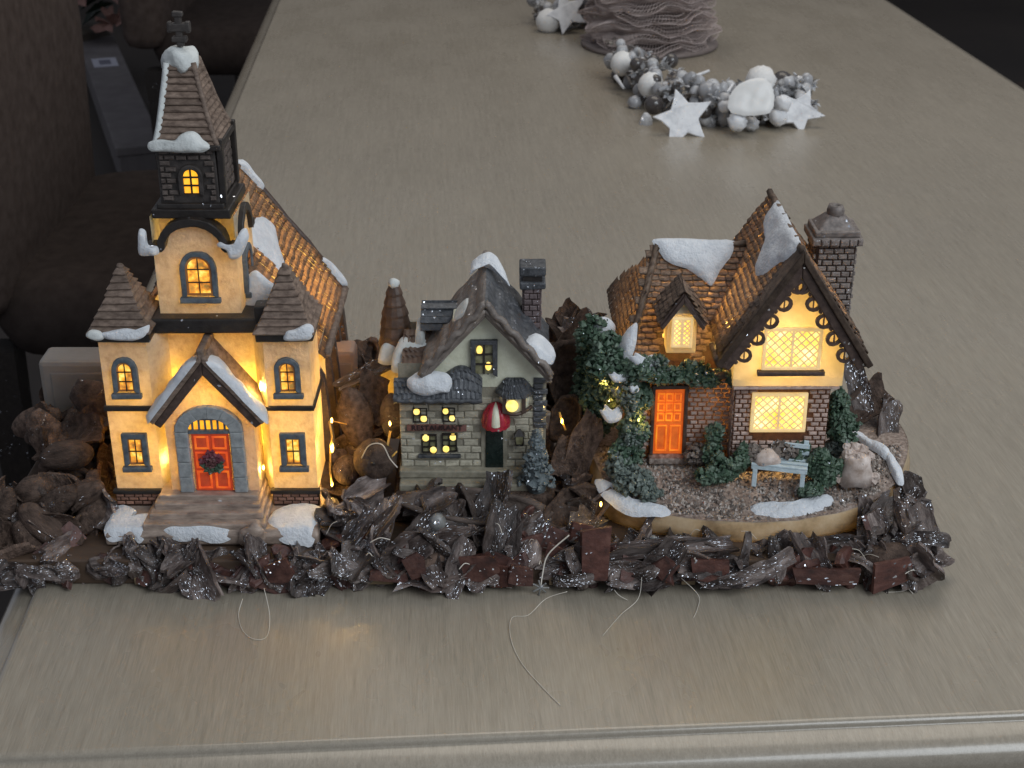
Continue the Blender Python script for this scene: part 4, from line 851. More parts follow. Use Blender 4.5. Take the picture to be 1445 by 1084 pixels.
g2 = b.build('gravel', 'gravel', cot); g2['kind'] = 'stuff'
def cwall(name, a, c_, z0, z1, m='mortar', **k): return MB().quad((a[0], a[1], z0), (c_[0], c_[1], z0), (c_[0], c_[1], z1), (a[0], a[1], z1), 8, 8, .03).build(name, m, cot, smooth=True)
# walls
WX0, WX1, WY = 11.95, 17.05, 70.0
MX0, MY = 6.2, 71.2
cwall('wing_wall', (WX0, WY), (WX1, WY), 4.2, 9.7); cwall('wing_wall', (WX0, WY), (WX0, MY), 4.2, 9.7); cwall('wing_wall', (WX1, WY), (WX1, 78), 4.2, 12)
cwall('main_wall', (MX0, MY), (WX0, MY), 4.2, 10.4); cwall('main_wall', (MX0, MY), (MX0, 78.2), 4.2, 10); cwall('rear_wall', (MX0, 78.2), (WX1, 78.2), 4.2, 10.5)
PR['cb'] = brick_protos('cot_brick')
kwin = lambda p: not (12.95 < p.x < 16.0 and 6.25 < p.z < 9.2)
lay(cot, 'brick', (WX0, WY, 4.8), (1, 0, 0), (0, 0, 1), (0, -1, 0), WX1-WX0, 4.7, .46, .27, .09, PR['cb'], keep=kwin, joint=.08)
kd = lambda p: not (7.55 < p.x < 9.6 and p.z < 9.0)
lay(cot, 'brick', (7.0, MY, 4.9), (1, 0, 0), (0, 0, 1), (0, -1, 0), WX0-7.0, 4.9, .46, .27, .09, PR['cb'], keep=kd, joint=.08)
led(11.6, 71.6, 9.0, .05); led(11.5, 71.5, 6.4, .03)
lay(cot, 'brick', (WX0, MY, 4.9), (0, -1, 0), (0, 0, 1), (-1, 0, 0), MY-WY, 4.7, .46, .27, .06, PR['cb'])
# jettied plaster gable
GY = 69.45; GX = 14.65
gt = lambda x: 17.1-abs(x-GX)*1.45
MB().grid(lambda u, v: (11.7+5.8*u, GY+.04*noise.noise(Vector((u*5, v*5, 0))), 9.68+(gt(11.7+5.8*u)-9.68)*v), 20, 20).build('gable_wall', 'gable_plaster', cot, smooth=True)
for x in (11.7, 17.5): cwall('gable_side', (x, GY), (x, 73), 9.68, 12.9, 'gable_plaster')
MB().grid(lambda u, v: (11.7+5.8*u, GY+.6*v, 9.68), 6, 2).build('jetty_soffit', 'gable_plaster', cot)
MB().box(11.75, 17.4, GY+.02, GY+.4, 9.45, 9.64).warp(.04, 2).build('jetty_beam', 'cot_brick', cot, bevel=.04)
def lattice(x0, x1, z0, z1, Y, nd, par=None, fr='lattice', fw=.2, sill=None, seed=1):
    r_ = random.Random(seed)
    w_ = MB().band([(x0+fw, z0+fw), (x0+fw, z1-fw), (x1-fw, z1-fw), (x1-fw, z0+fw)], [(x0, z0), (x0, z1), (x1, z1), (x1, z0)], Y-.18, Y+.02, True).warp(.03, 2).build('window', fr, par or cot, bevel=.04)
    MB().box(x0+fw*.5, x1-fw*.5, Y-.06, Y-.01, z0+fw*.5, z1-fw*.5).build('pane', 'lat_pane', w_)
    a0, a1, b0, b1 = x0+fw*.9, x1-fw*.9, z0+fw*.9, z1-fw*.9; wd, ht = a1-a0, b1-b0; b = MB(); stp = wd/nd
    for s_ in (1, -1):
        for i in range(-12, nd+13):
            xs = a0+i*stp; pts = []
            # line x = xs + s*(z-b0), clipped to the frame
            t0, t1 = 0, ht
            if s_ > 0: t0, t1 = max(t0, a0-xs), min(t1, a1-xs)
            else: t0, t1 = max(t0, xs-a1), min(t1, xs-a0)
            if t1-t0 < .08: continue
            b.tube([(xs+s_*t0, Y-.11, b0+t0), (xs+s_*t1, Y-.11, b0+t1)], .045, 4)
    b.warp(.025, 2).build('lattice_bars', fr, w_)
    MB().box((x0+x1)/2-.06, (x0+x1)/2+.06, Y-.16, Y-.07, b0, b1).build('mullion', fr, w_)
    if sill: MB().box(x0-.2, x1+.25, Y-.38, Y-.0, z0-.26, z0-.02).warp(.05, 2).build('sill', sill, w_, bevel=.05)
    return w_
lattice(13.1, 16.2, 10.7, 13.1, GY-.04, 6, sill='barge')
lattice(12.85, 15.85, 6.75, 9.1, WY-.08, 6, seed=2)
# bargeboards with scalloped fretwork
BYF = 68.55
for s_ in (-1, 1):
    ft = (GX+s_*3.75, 11.25); apx = (GX, 17.05)
    d = Vector((ft[0]-apx[0], ft[1]-apx[1])).normalized(); nn = Vector((-d.y, d.x)); nn = nn if nn.y < 0 else -nn
    A, B_ = Vector(apx), Vector(ft)
    MB().prism([tuple(A), tuple(B_), tuple(B_+nn*.5), (apx[0], apx[1]-.95)], BYF, BYF+.28).warp(.05, 1.6).build('bargeboard', 'barge', cot, bevel=.07)
    MB().prism([tuple(A+Vector((0, .62))), tuple(B_-nn*.36+d*.1), tuple(B_+d*.1), tuple(A-Vector((0, .02)))], BYF-.18, BYF+1.3).warp(.06, 1.6).build('barge_capping', 'cottage_tile', cot, bevel=.06)
    for i in range(5):       # scallops: ring lobes under the board
        t = .75+i*1.14; p = A+d*(t+.5)+nn*.66
        ring = [(p.x+.44*cos(q), p.y+.42*sin(q)) for q in [2*pi*j/12 for j in range(12)]]; rin = [(p.x+.25*cos(q), p.y+.25*sin(q)) for q in [2*pi*j/12 for j in range(12)]]
        sc_ = MB().band(rin, ring, BYF+.06, BYF+.22, True).warp(.04, 2)
        sc_.box(p.x-.03, p.x+.03, BYF+.08, BYF+.2, p.y-.3, p.y+.3)
        for e_ in (-1, 1):
            q_ = p+d*(.56*e_)-nn*.12; sc_.ell((q_.x, BYF+.14, q_.y), (.12, .08, .12), 8, 5)
        sc_.build('fretwork_scallop', 'barge', cot)
    MB().hexa([tuple((B_.x-.25, BYF+.0, B_.y-.1)), (B_.x+.3, BYF, B_.y-.1), (B_.x+.3, BYF+.5, B_.y-.1), (B_.x-.25, BYF+.5, B_.y-.1), (B_.x-.25, BYF, B_.y+.25), (B_.x+.3, BYF, B_.y+.25), (B_.x+.3, BYF+.5, B_.y+.25), (B_.x-.25, BYF+.5, B_.y+.25)]).warp(.08, 2).build('eave_knob', 'barge', cot, bevel=.05)
# roofs
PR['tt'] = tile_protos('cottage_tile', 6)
wz = lambda x: 17.3-abs(x-GX)*1.45
mz = lambda y: 15.1-(76.2-y)*.93 if y < 76.2 else 15.1-(y-76.2)*.93
dn = Vector((-1, 0, -1.45)); dN = Vector((-1.45, 0, 1)).normalized()
def kwl(p): return p.z > mz(p.y)-.35 or p.y < 71.0
# wing ridge climbs towards the back peak
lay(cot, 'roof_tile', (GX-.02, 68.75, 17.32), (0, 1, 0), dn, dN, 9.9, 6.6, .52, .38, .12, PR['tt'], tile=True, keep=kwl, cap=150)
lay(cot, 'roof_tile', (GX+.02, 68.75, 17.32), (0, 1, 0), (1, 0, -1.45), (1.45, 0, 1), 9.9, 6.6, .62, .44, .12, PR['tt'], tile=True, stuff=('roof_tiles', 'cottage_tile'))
sv = Vector((0, -1, -.93)); sn = Vector((0, -.93, 1))
hipx = lambda y: 8.1-(76.2-y)*.30
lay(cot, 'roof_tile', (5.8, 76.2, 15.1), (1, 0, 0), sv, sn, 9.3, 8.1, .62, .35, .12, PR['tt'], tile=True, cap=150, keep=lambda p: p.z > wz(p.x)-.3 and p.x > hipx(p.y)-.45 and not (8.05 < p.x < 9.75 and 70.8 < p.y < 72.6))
# hip on the left, rear slope
hp = MB()
hp.grid(lambda u, v: (8.1-2.2*v, (76.2-5.8*v)+(11.6*v)*u, 15.1-5.0*v), 20, 24)
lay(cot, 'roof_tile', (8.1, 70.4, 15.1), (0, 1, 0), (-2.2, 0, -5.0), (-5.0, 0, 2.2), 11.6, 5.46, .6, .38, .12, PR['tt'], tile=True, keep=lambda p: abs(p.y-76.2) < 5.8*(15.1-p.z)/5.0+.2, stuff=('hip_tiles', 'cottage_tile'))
MB().grid(lambda u, v: (8.1-1.6*v+(4.6+1.6*v)*u, 76.2+5*v, 15.1-4.7*v), 12, 12).warp(.06, 2).build('rear_slope', 'cottage_tile', cot)
MB().tube([(8.1-2.0*i/14, 76.2-5.6*i/14, 15.2-5.1*i/14+.06*sin(i*2.2)) for i in range(15)], .2, 6).build('hip_ridge', 'cottage_tile', cot, smooth=True)
MB().tube([(8.1+4.9*i/10, 76.2, 15.2+.05*sin(i*2)) for i in range(11)], .2, 6).build('ridge_roll', 'cottage_tile', cot, smooth=True)
MB().tube([(GX-.1*i/20, 68.7+i*.5, 17.42+.07*sin(i*1.9)) for i in range(21)], .2, 6).build('ridge_roll', 'cottage_tile', cot, smooth=True)
# rear peak
MB().grid(lambda u, v: (GX-3.4+6.8*u, 78.7, 12.5+(17.4-12.5-abs(2*u-1)*4.9)*v), 10, 6).build('rear_gable', 'cot_brick', cot)
MB().tube([(6.0+6.6*i/18, 70.55, 9.85+.06*sin(i*2.1)) for i in range(19)], .24, 6).build('eave_roll', 'cottage_tile', cot, smooth=True)
MB().tube([(GX-3.95, 68.7+i*.3, 11.45+.05*sin(i*2)) for i in range(8)], .2, 6).build('eave_roll', 'cottage_tile', cot, smooth=True)
# snow on the cottage roof
o0 = Vector((0, 76.2, 15.1))+sn.normalized()*.2; U, W_ = Vector((1, 0, 0)), -sv.normalized()
snow(cot, o0, U, W_, [(7.9, .3), (9.3, .38), (11.0, .3), (12.3, .2), (12.1, -.7), (11.5, -1.6), (10.95, -2.5), (10.4, -2.1), (9.6, -1.5), (8.8, -1.2), (8.2, -.6)], .28)
o1 = Vector((GX, 0, 17.3))+dN*.2; U, W_ = Vector((0, 1, 0)), dn.normalized()
wp = [(76.8, -.15), (75.0, -.3), (72.6, -.3), (70.2, -.3), (69.4, -.1), (69.5, .7), (70.4, 1.4), (70.9, 2.3), (72.0, 2.9), (72.9, 2.2), (73.7, 1.5), (74.9, 1.3), (76.2, .9)]
(snow(cot, o1, U, W_, wp, .28) if U.cross(W_).dot(dN) > 0 else snow(cot, o1, W_, U, [(b2, a2) for a2, b2 in wp], .28))
snow(cot, (6.15, 71.3, 11.2), (.6, -.8, 0), (.25, .2, 1), [(-.5, -1.2), (.4, -1.0), (.6, .2), (.3, 1.3), (-.1, 1.0), (-.5, 0)], .3)
snow(cot, (5.0, 73.5, 11.3), (1, 0, 0), (0, .6, .8), [(-.6, -.3), (.4, -.5), (.7, .1), (.2, .6), (-.4, .5)], .4)
# dormer
DX, DY = 8.95, 70.75
dm = MB().box(DX-.72, DX+.85, DY, DY+2.2, 11.0, 13.3).build('dormer', 'gable_plaster', cot, bevel=.05)
MB().prism([(DX-.72, 13.28), (DX+.85, 13.28), (DX+.07, 14.2)], DY, DY+2.2).build('dormer_gable', 'gable_plaster', cot)
LOCS[dm.name] = CT
lattice(DX-.5, DX+.62, 11.4, 13.15, DY-.05, 3, par=dm, fw=.16, seed=4)
for s_ in (-1, 1):
    MB().prism([(DX+.07, 14.6), (DX+.07+s_*1.25, 12.85), (DX+.07+s_*1.15, 12.5), (DX+.07, 14.05)], DY-.3, DY+2.4).warp(.05, 1.6).build('dormer_roof', 'barge', cot, bevel=.07)
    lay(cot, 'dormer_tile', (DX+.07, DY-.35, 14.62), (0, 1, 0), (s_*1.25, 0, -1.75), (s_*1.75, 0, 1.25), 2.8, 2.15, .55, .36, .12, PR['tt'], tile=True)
    MB().prism([(DX+.07, 14.4), (DX+.07+s_*1.2, 12.65), (DX+.07+s_*1.05, 12.5), (DX+.07, 14.0)], DY-.42, DY-.28).warp(.05, 1.6).build('dormer_barge', 'barge', cot, bevel=.04)
# door
DC = 8.6
MB().band([(DC-.8, 4.7), (DC-.8, 8.75), (DC+.8, 8.75), (DC+.8, 4.7)], [(DC-1.0, 4.6), (DC-1.0, 8.98), (DC+1.0, 8.98), (DC+1.0, 4.6)], MY-.3, MY).warp(.04, 2).build('door_frame', 'barge', cot, bevel=.05)
d = MB().box(DC-.8, DC+.8, MY-.16, MY-.03, 4.75, 8.75).build('door', 'door_orange_dim', cot, bevel=.03)
pn = [(-.68, -.08, 4.95, 6.55), (.08, .68, 4.95, 6.55)]
for i in range(3):
    for j in range(3): pn.append((-.66+j*.45, -.66+j*.45+.4, 6.8+i*.6, 6.8+i*.6+.5))
for (a0, a1, z0, z1) in pn:
    MB().band([(DC+a0+.08, z0+.08), (DC+a0+.08, z1-.08), (DC+a1-.08, z1-.08), (DC+a1-.08, z0+.08)], [(DC+a0, z0), (DC+a0, z1), (DC+a1, z1), (DC+a1, z0)], MY-.22, MY-.161, True).warp(.02, 3).build('door_panel', 'door_orange', d, bevel=.015)
MB().box(DC-1.05, DC+1.1, MY-.7, MY, 4.35, 4.72).warp(.07, 1.5).build('doorstep', 'path', cot, bevel=.08)
# chimney
CX0, CX1, CY0, CY1 = 16.75, 18.95, 75.4, 77.4
MB().hexa([(CX0+.35, CY0, 8), (CX1-.25, CY0, 8), (CX1-.25, CY1, 8), (CX0+.35, CY1, 8), (CX0, CY0, 15.6), (CX1, CY0, 15.6), (CX1, CY1, 15.6), (CX0, CY1, 15.6)]).build('chimney', 'mortar', cot)
PR['hb'] = brick_protos('chim_brick')
lay(cot, 'brick', (CX0+.12, CY0-.0, 10.5), (1, 0, 0), (0, 0, 1), (0, -1, 0), CX1-CX0-.15, 5.1, .55, .33, .1, PR['hb'])
lay(cot, 'brick', (CX1-.02, CY0, 10.5), (0, 1, 0), (0, 0, 1), (1, 0, 0), 2.0, 5.1, .55, .33, .1, PR['hb'])
lay(cot, 'brick', (CX0+.02, CY1, 10.5), (0, -1, 0), (0, 0, 1), (-1, 0, 0), 2.0, 5.1, .55, .33, .1, PR['hb'])
MB().box(CX0-.3, CX1+.3, CY0-.3, CY1+.3, 15.45, 15.9).warp(.05, 2).build('chimney_cap', 'chim_brick', cot, bevel=.08)
lay(cot, 'brick', (CX0-.3, CY0-.3, 15.45), (1, 0, 0), (0, 0, 1), (0, -1, 0), CX1-CX0+.6, .45, .5, .45, .1, PR['hb'])
MB().box(CX0-.15, CX1+.15, CY0-.15, CY1+.15, 15.9, 16.25).warp(.05, 2).build('chimney_cap', 'chim_brick', cot, bevel=.08)
MB().hexa([(CX0, CY0, 16.2), (CX1, CY0, 16.2), (CX1, CY1, 16.2), (CX0, CY1, 16.2), (CX0+.65, CY0+.6, 16.9), (CX1-.65, CY0+.6, 16.9), (CX1-.65, CY1-.6, 16.9), (CX0+.65, CY1-.6, 16.9)]).warp(.12, 1.5).build('chimney_shoulder', 'chim_brick', cot, bevel=.08)
MB().lathe([(.45, 16.8), (.5, 17.1), (.42, 17.4), (.25, 17.42), (.2, 17.2)], ((CX0+CX1)/2, 76.4), 10, cap=False).warp(.08, 2).build('chimney_pot', 'chim_brick', cot, smooth=True)
# foliage: knobbly resin leaves
def foliage(par, clumps, n, m, name, seed, rmin=.10, rmax=.22, stuff=True):
    rr = random.Random(seed); b = MB(); tot = sum(c[3]*c[4]*c[5] for c in clumps)**1 or 1
    for c in clumps:
        k = int(n*(c[3]*c[4]*c[5])**.66/sum((q[3]*q[4]*q[5])**.66 for q in clumps))
        for i in range(k):
            d_ = Vector((rr.gauss(0, 1), rr.gauss(0, 1), rr.gauss(0, 1))).normalized()*(rr.random()**.35)
            p = Vector((c[0]+d_.x*c[3], c[1]+d_.y*c[4], c[2]+d_.z*c[5])); p += noise.noise_vector(p*.9)*.35
            b.octa(p, rr.uniform(rmin, rmax), rr)
    o = b.build(name, m, par)
    if stuff: o['kind'] = 'stuff'
    return o
cl = [(5.1, 71.4, 9.9, 1.15, .9, 1.9), (5.0, 72.6, 7.2, 1.1, 1.2, 2.0), (6.3, 70.6, 9.9, 1.0, .6, .9), (7.2, 70.2, 10.4, 1.2, .6, .7), (8.4, 70.3, 9.9, 1.2, .5, .6), (9.8, 70.5, 9.8, 1.1, .5, .55), (10.9, 70.7, 9.6, .8, .4, .5), (11.7, 70.2, 9.7, .45, .35, .4),
      (6.7, 70.7, 8.3, .8, .5, 1.1), (6.6, 70.4, 6.6, .8, .6, 1.2), (6.2, 70.2, 5.2, 1.0, .7, .9)]
foliage(cot, cl, 4200, 'leaf', 'ivy', 31)
foliage(cot, [(4.5, 73.4, 10.6, .95, .9, 1.5), (4.4, 74.0, 8.2, .95, 1.1, 2.0)], 1100, 'leaf', 'ivy', 32)
foliage(cot, [(6.5, 70.0, 6.2, .8, .5, 1.0), (6.1, 70.0, 8.9, .8, .5, 1.0), (7.6, 69.9, 10.5, .9, .4, .5)], 260, 'leaf_frost', 'frosted_leaves', 39, .07, .15)
foliage(cot, [(6.6, 69.0, 4.1, 1.1, .7, .6), (7.5, 68.6, 3.7, .8, .5, .45), (5.9, 69.7, 4.6, .8, .6, .8)], 700, 'leaf_frost', 'frosted_shrub', 33)
foliage(cot, [(11.0, 70.2, 5.5, .55, .5, 1.7), (11.6, 69.3, 4.8, .9, .6, .9), (12.4, 69.5, 5.2, .6, .5, .9), (10.6, 69.2, 4.5, .6, .5, .5)], 1100, 'leaf', 'shrub', 34)
foliage(cot, [(17.7, 70.4, 7.6, .6, .7, 1.6), (18.2, 70.8, 6.3, .8, .8, 1.0)], 700, 'leaf', 'shrub', 35)
foliage(cot, [(16.8, 69.3, 5.0, .7, .6, .9), (15.6, 69.9, 5.4, .7, .4, .7), (17.2, 69.2, 4.6, .8, .6, .8), (16.2, 68.6, 3.9, .6, .4, .5)], 1300, 'leaf', 'shrub', 36)
foliage(cot, [(13.4, 69.5, 5.5, 1.0, .3, .4), (14.7, 69.6, 5.6, .8, .3, .35), (10.2, 70.5, 5.0, .7, .5, .6)], 500, 'gravel', 'low_plants', 37)
foliage(cot, [(17.6, 70.6, 5.3, .5, .4, .5)], 160, 'leaf_frost', 'shrub', 38)
for (x, y, z, a, b2) in [(6.95, 70.05, 10.9, .75, .4), (5.65, 70.2, 9.85, .5, .3), (6.5, 69.9, 9.3, .3, .25), (5.35, 70.0, 7.75, .6, .5)]:
    snow(cot, (x, y, z), (1, 0, -.15), (0, .5, .8), [(-a, .1), (-a*.4, -b2), (a*.4, -b2*.9), (a, -b2*.2), (a*.7, b2), (a*.1, b2*.5), (-a*.5, b2), (-a*.7, b2*.4)], .17)
# yellow glints in the leaves come from unseen lamps added there further down
# snow on the garden rim
g_ = lambda x, y: gh(x, y)+.02
ground(cot, [(4.6, 69.9), (5.2, 69.6), (6.2, 68.7), (7.1, 68.2), (8.1, 68.15), (8.6, 67.95), (8.2, 67.5), (7.3, 67.55), (6.3, 67.7), (5.4, 68.4), (4.7, 69.2)], g_, .3)
ground(cot, [(12.9, 68.25), (13.4, 68.4), (14.2, 68.15), (15.2, 68.2), (16.2, 68.5), (17.0, 68.9), (17.5, 68.85), (17.4, 68.4), (16.4, 67.85), (15.2, 67.5), (14.0, 67.45), (13.1, 67.75)], g_, .34)
for (cxx, cyy, a, b2, rz) in ((20.3, 71.9, .3, 1.3, .6), (21.1, 70.3, .26, 1.0, .3), (19.4, 73.4, .35, 1.0, .9)):
    pts = [(cxx+(p[0]*cos(rz)-p[1]*sin(rz)), cyy+(p[0]*sin(rz)+p[1]*cos(rz))) for p in ((-a, -b2*.8), (0, -b2), (a, -b2*.6), (a*1.2, 0), (a*.7, b2*.9), (-a*.2, b2), (-a, b2*.3))]
    ground(cot, pts, lambda x, y: gh(x, y)+.2, .28)
# bench (turned a little), garden stump
bc = Vector((14.45, 68.9, .22)); bu = Vector((.97, -.23, 0)).normalized(); bv = Vector((.23, .97, 0)).normalized()
def bpart(nm, x0, x1, y0, y1, z0, z1, par, m='bench'):
    mb = MB().box(x0, x1, y0, y1, z0, z1); mb.v = [tuple(bc+bu*x+bv*y+Vector((0, 0, z))) for x, y, z in mb.v]; return mb.warp(.03, 2).build(nm, m, par, bevel=.03)
ben = bpart('garden_bench', -1.5, 1.5, -.1, -.02, 4.62, 4.85, cot)
for i, y in enumerate((-.12, .28, .68)): bpart('seat_slat', -1.5, 1.5, y, y+.26, 4.86+.03*i, 4.98+.03*i, ben)
for z in (5.2, 5.6): bpart('back_slat', -1.5, 1.5, 1.0, 1.1, z, z+.26, ben)
for x in (-1.4, 1.15): bpart('leg', x, x+.25, -.1, .1, 3.55, 4.86, ben); bpart('back_post', x, x+.28, 1.1, 1.22, 3.7, 6.05, ben)
snow(ben, tuple(bc+bu*-.7+bv*.2+Vector((0, 0, 5.15))), tuple(bu), tuple(bv*.8+Vector((0, 0, .6))), [(-.6, -.35), (.1, -.4), (.75, -.1), (.5, .45), (-.1, .7), (-.6, .3)], .3, 'stump', 'sack')
st = MB().lathe([(.95, 3.9), (.9, 4.5), (.8, 5.0), (.78, 5.5), (.6, 5.6), (.3, 5.65)], (18.75, 69.4), 16, ry=.8).warp(.2, 1.1).build('garden_well', 'stump', cot, smooth=True)
st.scale = (1, 1, 1)
for (x, y, z, r) in ((18.15, 69.3, 5.6, .3), (18.55, 69.8, 5.75, .34), (19.1, 69.9, 5.6, .3), (19.4, 69.4, 5.5, .26), (18.1, 69.5, 6.0, .2), (18.7, 69.1, 5.55, .24), (17.7, 69.3, 4.3, .35), (19.7, 69.2, 4.2, .3)):
    MB().ell((x, y, z), (r, r*.8, r*1.15), 9, 6, .6, 1.8).build('well_stone', 'stump', cot)
CC = (1, .66, .25)
led(14.6, 71.6, 12.0, .20, col=CC); led(14.4, 71.9, 8.0, .15, col=CC); led(9.0, 73.0, 11.2, .30); led(11.6, 73.8, 12.0, .28); led(13.0, 75.5, 13.2, .16); led(7.8, 72.6, 7.5, .16); led(11.2, 72.2, 8.0, .20)
led(13.2, 70.5, 2.4, .06); led(8.5, 71.0, 2.5, .03); led(17.5, 71.0, 2.4, .04); led(5.0, 70.6, 9.4, .03, .1); led(6.9, 70.0, 7.4, .02, .1)  # unseen lamps added under the garden for rim glow, in the ivy for glints
led(6.0, 71.4, 8.6, .05, .2); led(6.0, 72.8, 10.2, .05, .2)  # more unseen lamps added among the ivy for yellow glints
# ============================================================ BARK TRAY
tray = thing('decorative_tray', (-2.3, 72, 0), 'long tray of dark glittered bark and seed pods under the three model houses', 'decorative tray')
MB().box(-28.4, 22.4, 65.2, 82.3, .02, 1.5).build('board', 'board', tray, bevel=.1)
for (x0, x1) in ((-20.0, -18.9), (-9.6, -6.3), (2.0, 2.7), (9.0, 9.7)):
    MB().box(x0, x1, 64.9, 65.2, .2, .75).warp(.05, 1).build('pale_edge_strip', 'tan', tray)
KR = random.Random(77)
def shard(seed, cx_=1.5, cy=.75, th=.22, curl=.5, rag=.25, m='bark', nm='bark_piece'):
    r = random.Random(seed); nx, ny = 9, 6; T = []; Bt = []; a1, a2 = r.uniform(-.6, .6), r.uniform(-.5, .5)
    def p(u, v, s_):
        x, y = (u*2-1)*cx_, (v*2-1)*cy
        x += rag*noise.noise(Vector((v*3, seed, 0)))*2*abs(u*2-1)+a1*(v-.5)*.8; y *= (1-.18*abs(u*2-1)**2*(1+a2)); y += rag*noise.noise(Vector((u*3.2, seed+9, 0)))
        z = curl*((y/cy)**2)+.25*curl*sin(x*1.2+seed)+.06*noise.noise(Vector((x*2, y*3, seed+3)))
        t = th*(.55+.5*noise.noise(Vector((x, y, seed)))+.3); return (x, y, z+s_*t*.5+s_*.03*noise.noise(Vector((x*4, y*4, seed+s_))))
    b = MB(); n1 = (nx+1)*(ny+1)
    for s_ in (1, -1): b.v += [p(i/nx, j/ny, s_) for j in range(ny+1) for i in range(nx+1)]
    for j in range(ny):
        for i in range(nx):
            a = j*(nx+1)+i; q = (a, a+1, a+nx+2, a+nx+1); b.f.append(q); b.f.append(tuple(k+n1 for k in q[::-1]))
    ed = [i for i in range(nx+1)]+[(j+1)*(nx+1)-1 for j in range(1, ny+1)]+[ny*(nx+1)+i for i in range(nx-1, -1, -1)]+[j*(nx+1) for j in range(ny-1, 0, -1)]
    for k in range(len(ed)): a, c = ed[k], ed[(k+1) % len(ed)]; b.f.append((a, a+n1, c+n1, c))
    return proto(b, nm, m, False)
def pod(seed, L_=2.0, W_=1.0, D=.8, m='pod'):          # hollow half husk with a thick torn rim
    r = random.Random(seed); n1, n2 = 16, 6; b = MB()
    def p(i, j, k):
        q = 2*pi*i/n1; t = j/n2; rr = sin(t*pi/2)*k; tip = 1+.25*max(0, cos(q))**3
        am = 1+.12*noise.noise(Vector((cos(q)*1.5, sin(q)*1.5, seed)))+(.12*noise.noise(Vector((q*3, seed, 0))) if j == n2 else 0)
        return (L_*rr*cos(q)*am*tip, W_*rr*sin(q)*am, -D*cos(t*pi/2)*k+(.15*noise.noise(Vector((q*2, seed, 5))) if j == n2 else 0)+.08*abs(sin(q*5))*t)
    for k in (1, .84):
        for j in range(n2+1): b.v += [p(i, j, k) for i in range(n1)]
    N = (n2+1)*n1
    for o, fl_ in ((0, 0), (N, 1)):
        for j in range(n2):
            for i in range(n1):
                q = (o+j*n1+i, o+j*n1+(i+1) % n1, o+(j+1)*n1+(i+1) % n1, o+(j+1)*n1+i); b.f.append(q[::-1] if fl_ else q)
    for i in range(n1): a, c = n2*n1+i, n2*n1+(i+1) % n1; b.f.append((a, c, c+N, a+N))
    b.v = [tuple(Vector(v_)+noise.noise_vector(Vector(v_)*2.2+Vector((seed, 0, 0)))*.07) for v_ in b.v]
    return proto(b, 'seed_pod', m, True)
def nut(seed, r3, m, ridges=0, nm='nut'):
    b = MB(); n1, n2 = 18, 12
    for j in range(n2+1):
        t = pi*j/n2
        for i in range(n1):
            q = 2*pi*i/n1; k = 1+ridges*sin(q*6+sin(t*2)*.8)*sin(t)+.08*noise.noise(Vector((cos(q)*2, sin(q)*2, t*2+seed)))
            pt = 1-.18*(t/pi)**2; b.v.append((r3[0]*sin(t)*cos(q)*k*pt, r3[1]*sin(t)*sin(q)*k*pt, r3[2]*cos(t)*(1.0)))
    for j in range(n2):
        for i in range(n1): b.f.append((j*n1+i, (j+1)*n1+i, (j+1)*n1+(i+1) % n1, j*n1+(i+1) % n1))
    return proto(b, nm, m, True)
def husk(seed, m='bark'):        # curled, lip-like strip
    b = MB(); r = random.Random(seed); a = r.uniform(2.6, 4.6); R0 = r.uniform(.45, .8)
    def g(u, v):
        q = a*(u-.5); rr = R0*(1+.35*u); w_ = .42*(1-.5*abs(2*u-1)**2)
        return Vector((rr*sin(q)*1.9, (v-.5)*2*w_+.15*sin(q*2), rr*cos(q)))+noise.noise_vector(Vector((u*4, v*2, seed)))*.12
    for off in (0, 1):
        nu, nv = 14, 3
        for j in range(nv+1):
            for i in range(nu+1): p = g(i/nu, j/nv); b.v.append(tuple(p*(1 if off == 0 else .8)))
    n1 = 15*4
    for j in range(3):
        for i in range(14):
            k = j*15+i; q = (k, k+1, k+16, k+15); b.f.append(q); b.f.append(tuple(c+n1 for c in q[::-1]))
    ed = list(range(15))+[29, 44, 59]+list(range(58, 44, -1))+[30, 15]
    for k in range(len(ed)): x, y = ed[k], ed[(k+1) % len(ed)]; b.f.append((x, x+n1, y+n1, y))
    return proto(b, 'curled_husk', m, False)
def twig(seed, m='bark', L_=1.6, r0=.12):
    r = random.Random(seed); pts = [Vector((-L_+2*L_*i/8, .25*noise.noise(Vector((i*.5, seed, 0)))*2, .25*noise.noise(Vector((i*.5, seed, 8)))*2)) for i in range(9)]
    return proto(MB().tube(pts, [r0*(1+.5*noise.noise(Vector((i, seed, 2)))) for i in range(9)], 6), 'twig', m, True)
def chip(seed, a=.75, b_=.6, t=.22):
    b = MB(); r = random.Random(seed); j = lambda q: r.uniform(-q, q)
    P = [(-a+j(.2), -b_+j(.15)), (a+j(.2), -b_+j(.15)), (a+j(.25), b_+j(.2)), (0+j(.3), b_+.15+j(.15)), (-a+j(.25), b_+j(.2))]
    b.prism(P, -t/2, t/2, 'z'); b.warp(.05, 2); return proto(b, 'cut_chip', 'chip_red', False)
SHD = [shard(i, 1.25+.2*(i % 4), .62+.2*(i % 3), .26+.06*(i % 3), .2+.2*(i % 3), .32) for i in range(9)]
SHB = [shard(20+i, 1.2, .8, .22, .45, .25, 'bark_brown') for i in range(4)]
PODS = [pod(i, 1.5+.15*i, .9, .75) for i in range(4)]
PODB = [pod(40+i, 1.3+.15*i, .85, .7, 'bark_brown') for i in range(3)]
NUTB = [nut(1, (.75, .7, .95), 'bark_brown', .05), nut(2, (.7, .65, 1.2), 'bark_brown', .06), nut(3, (.55, .5, 1.15), 'pod', .05)]
BALL = nut(4, (1, 1, 1), 'bark_brown', .0, 'round_pod'); SNUT = nut(5, (.42, .42, .62), 'silver_nut', .03, 'acorn')
